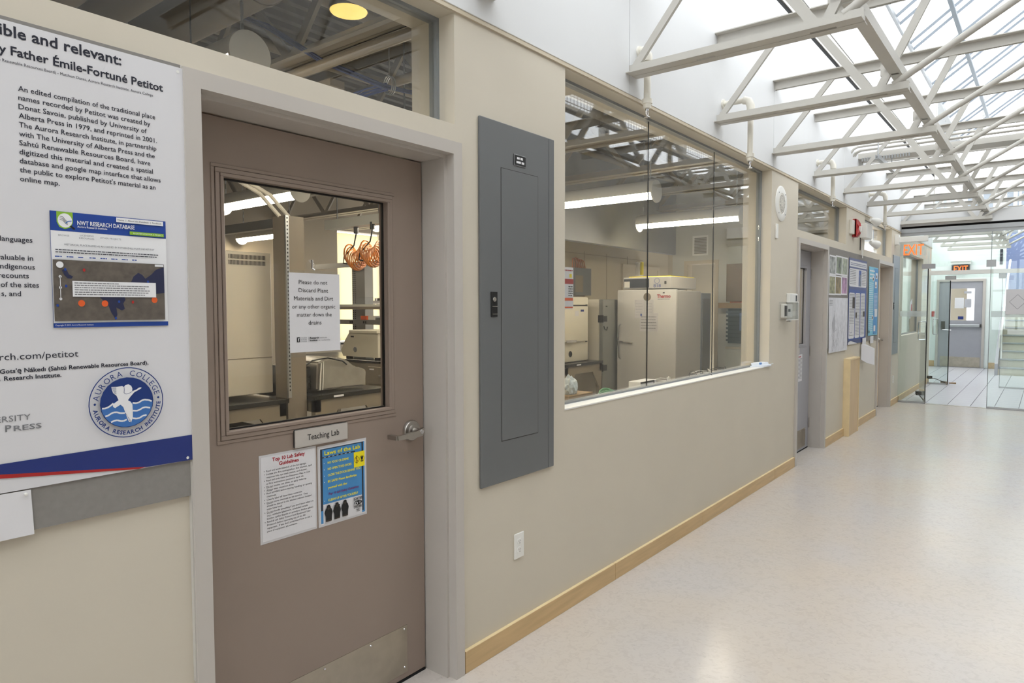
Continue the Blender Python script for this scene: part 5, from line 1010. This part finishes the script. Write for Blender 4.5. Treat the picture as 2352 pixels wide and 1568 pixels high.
# the far island: drawers, shelving, centrifuge, hoses
t = thing('drawer_cabinet', 'taupe drawer cabinet below the far island bench', 'cabinet', (5.4, 4.0, FZ)); MB().box(5.40, 6.0, 3.85, 4.62, FZ, 0.865).build('case', M['bench_taupe'], t)
for z in (0.62, 0.38, 0.12): d = MB().box(5.385, 5.40, 3.90, 4.55, z, z + 0.21, 0.003).build('drawer', M['bench_taupe'], t); MB().box(5.365, 5.386, 4.12, 4.34, z + 0.09, z + 0.12, 0.004).build('pull', M['chrome'], d); MB().box(5.383, 5.386, 4.44, 4.52, z + 0.17, z + 0.185).build('label', M['paper'], d)
t = thing('centrifuge', 'cream benchtop centrifuge with sloped control panel', 'centrifuge', (5.6, 4.8, 0.9))
o = MB(); o.prism([(5.46, y, z) for y, z in ((4.45, 0.93), (5.12, 0.93), (5.16, 1.00), (5.08, 1.13), (4.99, 1.235), (4.45, 1.245))], (0.36, 0, 0)); o.build('body', M['device_cream'], t)
MB().box(5.44, 5.82, 4.44, 4.98, 1.225, 1.265, 0.006).build('lid', M['device_cream'], t); MB().prism([(5.50, 5.085, 1.135), (5.50, 5.0, 1.232), (5.80, 5.0, 1.232), (5.80, 5.085, 1.135)], (0, 0.006, 0.006)).build('control_panel', M['screen_dark'], t)
MB().lathe((5.46, 4.88, 1.02), (-1, 0, 0), [(0, 0.035), (0.006, 0.030)], 20).build('vent', M['ink_grey'], t); MB().box(5.456, 5.461, 4.90, 4.96, 1.17, 1.19).build('badge', M['dark_slot'], t)
for y in (4.5, 5.05): MB().box(5.5, 5.56, y, y + 0.06, 0.90, 0.93).build('foot', M['black'], t)
t = thing('island_shelving', 'slotted steel shelving with outlet strips over the far island', 'shelving', (5.85, 4.9, 0.9))
for y in (5.27, 3.95): MB().box(5.84, 5.98, y - 0.13, y + 0.13, 0.90, 2.13).build('upright', M['aluminium'], t)
mb = MB()
for k in range(44):
    for dy in (0.10, 0.06): mb.box(5.836, 5.841, 5.27 + dy, 5.282 + dy, 0.95 + k * 0.026, 0.963 + k * 0.026)
mb.build('slot', M['black_matte'], t, kind='stuff')
MB().box(5.78, 5.81, 3.8, 6.2, 2.08, 2.145).build('rail', M['aluminium'], t); MB().box(5.62, 5.98, 3.8, 6.1, 1.555, 1.585).build('shelf', M['lab_pale_wall'], t); MB().box(5.62, 5.66, 3.8, 6.1, 1.52, 1.555).build('shelf_lip', M['duct_paint'], t)
e = MB().box(5.70, 5.76, 3.8, 6.1, 1.325, 1.385).build('outlet_strip', M['aluminium'], t)
for y in (5.22, 4.95): 
    for q in (0, 0.04): MB().box(5.696, 5.701, y + q, y + q + 0.022, 1.34, 1.37).build('outlet', M['black'], e)
t = thing('clear_trays', 'clear plastic trays and clips on the far island shelf', 'tray', (5.7, 4.8, 1.6)); MB().box(5.64, 5.86, 4.78, 5.08, 1.587, 1.67).build('tray', M['clear'], t); MB().box(5.64, 5.86, 4.40, 4.74, 1.587, 1.63).build('tray', M['laminate'], t)
for k in range(6): MB().box(5.63, 5.70, 4.42 + k * 0.05, 4.45 + k * 0.05, 1.63, 1.66).build('clip', (M['orange'], M['dark_slot'], M['ink_pale'])[k % 3], t)
for k, (y, mm, hgt, lb) in enumerate(((4.93, 'orange', 0.05, 'small orange carton on the outlet strip'), (4.78, 'plastic_white', 0.05, 'small white carton on the outlet strip'), (4.64, 'panel_grey', 0.03, 'flat grey carton on the outlet strip'))):
    t = thing('small_carton', lb, 'box', (5.72, y, 1.39), 'cartons on the outlet strip'); MB().box(5.69, 5.79, y, y + 0.12, 1.387, 1.387 + hgt, 0.002).build('carton', M[mm], t)
def hose(label, x, y, z, n=9, r=0.10):
    t = thing('coiled_hose', label, 'hose', (x, y, z), 'coiled air hoses'); pts = []
    for i in range(n * 14): a = 2 * math.pi * i / 14; f = i / (n * 14); pts.append((x + r * math.cos(a), y + 0.13 - 0.28 * f + 0.02 * math.cos(a), z - 0.03 - 0.10 * math.sin(f * 3.1) + 1.05 * r * math.sin(a)))
    MB().tube(pts, 0.009, 6).build('coil', M['hose_orange'], t, smooth=True); MB().tube([(x, y, z + 0.26), (x, y, z + 0.18)], 0.028, 10).build('fitting', M['black'], t)
    MB().tube([(x, y, z + 0.18), (x - 0.01, y + 0.03, z + 0.05), (x - 0.08, y + 0.12, z - 0.08), (x - 0.06, y + 0.16, z - 0.15), (x, y + 0.05, z - 0.17)], 0.009, 6).build('lead', M['black'], t, smooth=True)
hose('orange coiled air hose hanging at the left of the rail', 5.0, 4.26, 2.20); hose('orange coiled air hose hanging at the right of the rail', 4.95, 3.92, 2.22)
MB().tube([(1.50, 1.02, 2.37), (1.50, 1.02, 2.97)], 0.0035, 6).build('hose_drop', M['black'], label='black hose drop above the coiled hose at the corner of the door window', category='hose')
hose('orange coiled air hose at the top left corner of the door window', 1.50, 1.02, 2.12, 9, 0.06)
t = thing('hose_rail', 'pale service rail carrying the coiled hoses', 'rail', (5.0, 4.2, 2.46)); MB().box(4.93, 5.07, 3.55, 4.75, 2.455, 2.56).build('box_rail', M['lab_pale_wall'], t)
for y in (3.7, 4.6): MB().tube([(5.0, y, 2.55), (5.0, y, 3.50)], 0.006, 6).build('hanger_rod', M['aluminium'], t)

# ---------------------------------------------------------------- the lab seen through the large window
t = thing('water_purifier', 'cream water purifier with rounded door on the far bench', 'purifier', (6.7, 2.4, 0.92))
MB().box(6.34, 6.975, 2.40, 2.95, 0.905, 1.665, 0.02, 2).build('body', M['device_cream'], t, smooth=True); MB().box(6.36, 6.925, 2.375, 2.405, 1.14, 1.555, 0.012, 2).build('door', M['device_cream'], t, smooth=True)
MB().box(6.905, 6.935, 2.39, 2.402, 1.13, 1.575).box(6.36, 6.935, 2.39, 2.402, 1.555, 1.57).build('door_gap', M['dark_slot'], t)
MB().box(6.76, 6.83, 2.373, 2.376, 1.49, 1.515).build('badge', M['navy'], t); MB().box(6.64, 6.72, 2.373, 2.376, 1.44, 1.50).build('sticker', M['laminate'], t); MB().lathe((6.58, 2.40, 1.0), (0, -1, 0), [(0, 0.035), (0.004, 0.034)], 20).build('port', M['black'], t); MB().box(6.45, 6.65, 2.36, 2.376, 1.135, 1.165).build('handle', M['chrome'], t)
t = thing('yellow_tub', 'small yellow tub on top of the water purifier', 'tub', (6.65, 2.5, 1.67)); MB().prism([(6.56, 2.45, 1.667), (6.66, 2.45, 1.667), (6.68, 2.45, 1.76), (6.54, 2.45, 1.76)], (0, 0.1, 0)).build('tub', M['yellow'], t); MB().box(6.535, 6.69, 2.44, 2.56, 1.76, 1.77).build('rim', M['yellow'], t)
t = thing('electrical_box', 'dark grey box with copper lines on the tan lab wall', 'electrical box', (7.7, 3.0, 1.7)); MB().box(7.50, 7.89, 2.93, 3.05, 1.70, 2.06).build('box', M['panel_grey'], t); MB().box(7.50, 7.68, 2.925, 2.93, 1.74, 1.96).build('cover_label', M['bench_taupe'], t)
for k in range(5): MB().tube([(7.52 + k * 0.05, 2.99, 2.06), (7.53 + k * 0.05, 2.99, 2.18), (7.60 + k * 0.05, 2.99, 2.20 - 0.01 * k), (7.66 + k * 0.045, 2.99, 2.06)], 0.008, 6).build('copper_line', M['copper'], t, smooth=True)
MB().box(7.93, 8.02, 3.03, 3.05, 1.86, 1.95, 0.004)  .build('wall_sensor', M['plastic_cream'], label='small cream device beside the dark grey box', category='device')
t = thing('freezer', 'tall freezer with grey front and black hinges', 'freezer', (7.4, 2.6, FZ)); MB().box(7.185, 7.98, 2.38, 3.02, FZ + 0.05, 1.637, 0.004).build('case', M['cabinet_white'], t)
d = MB().box(7.185, 7.98, 2.325, 2.375, FZ + 0.1, 1.637, 0.004).build('door', M['freezer_grey'], t)
for z in (1.40, 0.80): MB().box(7.18, 7.275, 2.318, 2.326, z - 0.035, z + 0.035).box(7.176, 7.19, 2.318, 2.39, z - 0.045, z + 0.045).build('hinge', M['black'], d)
MB().tube([(7.20, 2.32, 1.31), (7.22, 2.315, 1.27), (7.26, 2.315, 1.26), (7.285, 2.32, 1.30)], 0.006, 6).build('cable_loop', M['black'], d); MB().box(7.25, 7.285, 2.322, 2.326, 1.545, 1.56).build('badge', M['black'], d)
# incubator: front faces the camera side (-x)
t = thing('incubator', 'tall white lab incubator with controller box on top', 'incubator', (7.8, 1.9, FZ)); ix = 7.46; F = xf(ix)
MB().box(ix + 0.05, 8.22, 1.515, 2.275, FZ + 0.04, 1.74, 0.005).build('case', M['incubator_white'], t); MB().box(ix, ix + 0.05, 1.500, 2.285, FZ + 0.06, 1.752, 0.012, 2).build('door', M['incubator_white'], t, smooth=True)
c = MB().box(ix + 0.02, 8.20, 1.575, 2.21, 1.765, 1.905, 0.004).build('controller', M['incubator_white'], t); MB().fbox(xf(ix + 0.02), -2.20, -1.86, 1.775, 1.885, 0, 0.004).build('display', M['screen_dark'], c); MB().fbox(xf(ix + 0.02), -2.195, -2.12, 1.78, 1.855, 0.004, 0.005).build('sticker', M['plastic_cream'], c); MB().fbox(xf(ix + 0.02), -1.66, -1.635, 1.815, 1.85, 0, 0.004).build('switch', M['dark_slot'], c)
MB().box(ix + 0.05, 8.20, 1.6, 2.15, 1.905, 1.915).build('top_sheet', M['yellow'], c)
P = Prints(xf(ix), 0.0012); P.text('red_lettering', M['ink_red'], 'Thermo', -1.745, 1.652, 0.042, width=0.175, bold=0.03); P.words('small_lettering', M['ink_grey'], -1.735, -1.58, 1.632, 0.007, 2); P.words('small_lettering', M['ink_black'], -1.67, -1.63, 1.705, 0.012, 4); P.build(t)
P = Prints(xf(ix + 0.016), 0.0008); P.text('model_lettering', M['royal'], '818', -1.80, 1.778, 0.040, width=0.095, bold=0.0); P.ring('logo', M['royal'], -1.755, 1.855, 0.030, 0.034, 24); P.build(c)
MB().lathe((ix, 1.875, 1.665), (-1, 0, 0), [(0, 0.050), (0.004, 0.046)], 24).build('access_port', M['bench_taupe'], t)
MB().tube([F(-2.235, 1.33, 0.0), F(-2.235, 1.31, 0.03), F(-2.25, 1.12, 0.035), F(-2.235, 0.92, 0.03), F(-2.235, 0.90, 0.0)], 0.010, 8).tube([F(-2.26, 1.12, 0.03), F(-2.05, 1.10, 0.03)], 0.012, 8).build('handle', M['chrome'], t, smooth=True)
for lb, u0, u1, z0, z1 in (('pale form sheet at the upper left of the incubator door', -2.04, -1.915, 1.41, 1.63), ('white list sheet at the upper middle of the incubator door', -1.905, -1.79, 1.42, 1.63), ('instruction sheet lowest on the incubator door', -1.97, -1.73, 1.25, 1.47)):
    q = thing('door_sheet', lb, 'notice', (ix, -u0, z0), 'sheets on the incubator door'); MB().fbox(F, u0, u1, z0, z1, 0.0006, 0.0016 + 0.0012 * (z0 < 1.3)).build('sheet', M['laminate'], q)
    P = Prints(xf(ix - 0.0016 - 0.0012 * (z0 < 1.3)), 0.0004)
    for k in range(5): P.words('lettering', M['ink_grey'] if z0 < 1.3 else M['ink_pale'], u0 + 0.015, u1 - 0.02, z1 - 0.05 - k * 0.034, 0.007, k)
    if z0 < 1.3: P.rect('blue_mark', M['royal'], u0 + 0.008, u0 + 0.028, z1 - 0.035, z1 - 0.008)
    P.build(q)
t = thing('grey_cabinet', 'dark grey cabinet standing behind the incubator', 'cabinet', (8.6, 1.9, FZ)); MB().box(8.25, 8.55, 1.52, 2.25, FZ, 1.72, 0.004).build('case', M['panel_grey_2'], t); MB().box(8.28, 8.5, 1.51, 1.52, 0.1, 1.65).build('door', M['panel_grey'], t)
t = thing('wall_vent', 'white louvred air vent high on the pale lab wall', 'vent', (9.3, 1.98, 2.28)); F = xf(9.3)
MB().fbox(F, -2.10, -1.865, 2.275, 2.30, 0, 0.012).fbox(F, -2.10, -1.865, 2.53, 2.555, 0, 0.012).fbox(F, -2.10, -2.075, 2.30, 2.53, 0, 0.012).fbox(F, -1.89, -1.865, 2.30, 2.53, 0, 0.012).build('frame', M['plastic_white'], t)
for k in range(11): MB().fbox(F, -2.075, -1.89, 2.302 + k * 0.021, 2.314 + k * 0.021, 0.001, 0.009).build('louvre', M['duct_paint'], t)
t = thing('wall_cabinet', 'brown wall cabinet with glazed door on the pale lab wall', 'cabinet', (9.25, 1.3, 1.6)); MB().box(9.12, 9.3, 0.75, 1.535, 1.615, 2.125, 0.004).build('case', M['cabinet_brown'], t); MB().box(9.11, 9.12, 0.80, 1.42, 1.65, 2.09).build('glazed_door', M['cabinet_brown'], t)
t = thing('file_rack', 'black wall file rack with blue folders under the brown cabinet', 'file rack', (9.25, 1.3, 1.1)); MB().box(9.27, 9.3, 0.75, 1.56, 1.04, 1.52).build('back', M['bench_black'], t)
for k in range(8): MB().prism([(9.27, 0.75, 1.06 + k * 0.055), (9.17, 0.75, 1.075 + k * 0.055), (9.17, 0.75, 1.10 + k * 0.055), (9.27, 0.75, 1.085 + k * 0.055)], (0, 0.80, 0)).build('pocket', M['bench_black'], t)
for k in range(4): MB().box(9.16, 9.17, 0.85 + k * 0.13, 0.97 + k * 0.13, 1.16 + 0.02 * k, 1.46).build('folder', M['blue_folder'], t)
t = thing('leaning_box', 'open cardboard box on top of the file rack', 'box', (9.2, 1.55, 1.52)); MB().box(9.16, 9.28, 1.25, 1.66, 1.525, 1.60).build('carton', M['brown_box'], t); MB().box(9.17, 9.26, 1.20, 1.5, 1.60, 1.63).build('papers', M['orange'], t)
MB().box(9.285, 9.3, 1.0, 1.6, 0.96, 0.99).build('chair_rail', M['trim_paint'], label='thin beige ledge below the file rack', category='ledge')
t = thing('wall_phone', 'small cream wall phone above the incubator', 'phone', (8.9, 3.0, 2.0)); MB().box(9.35, 9.50, 2.98, 3.05, 2.02, 2.22, 0.008).build('base', M['plastic_cream'], t); MB().box(9.38, 9.43, 2.94, 2.98, 2.03, 2.23, 0.008).build('handset', M['yellow'], t)
# opposite wall notices that show in the reflections
t = thing('notice_board', 'large pale notice board on the opposite corridor wall', 'board', (2.5, WY, 1.0)); MB().box(1.3, 3.2, WY, WY + 0.02, 1.0, 1.9).build('panel', M['poster_paper'], t)
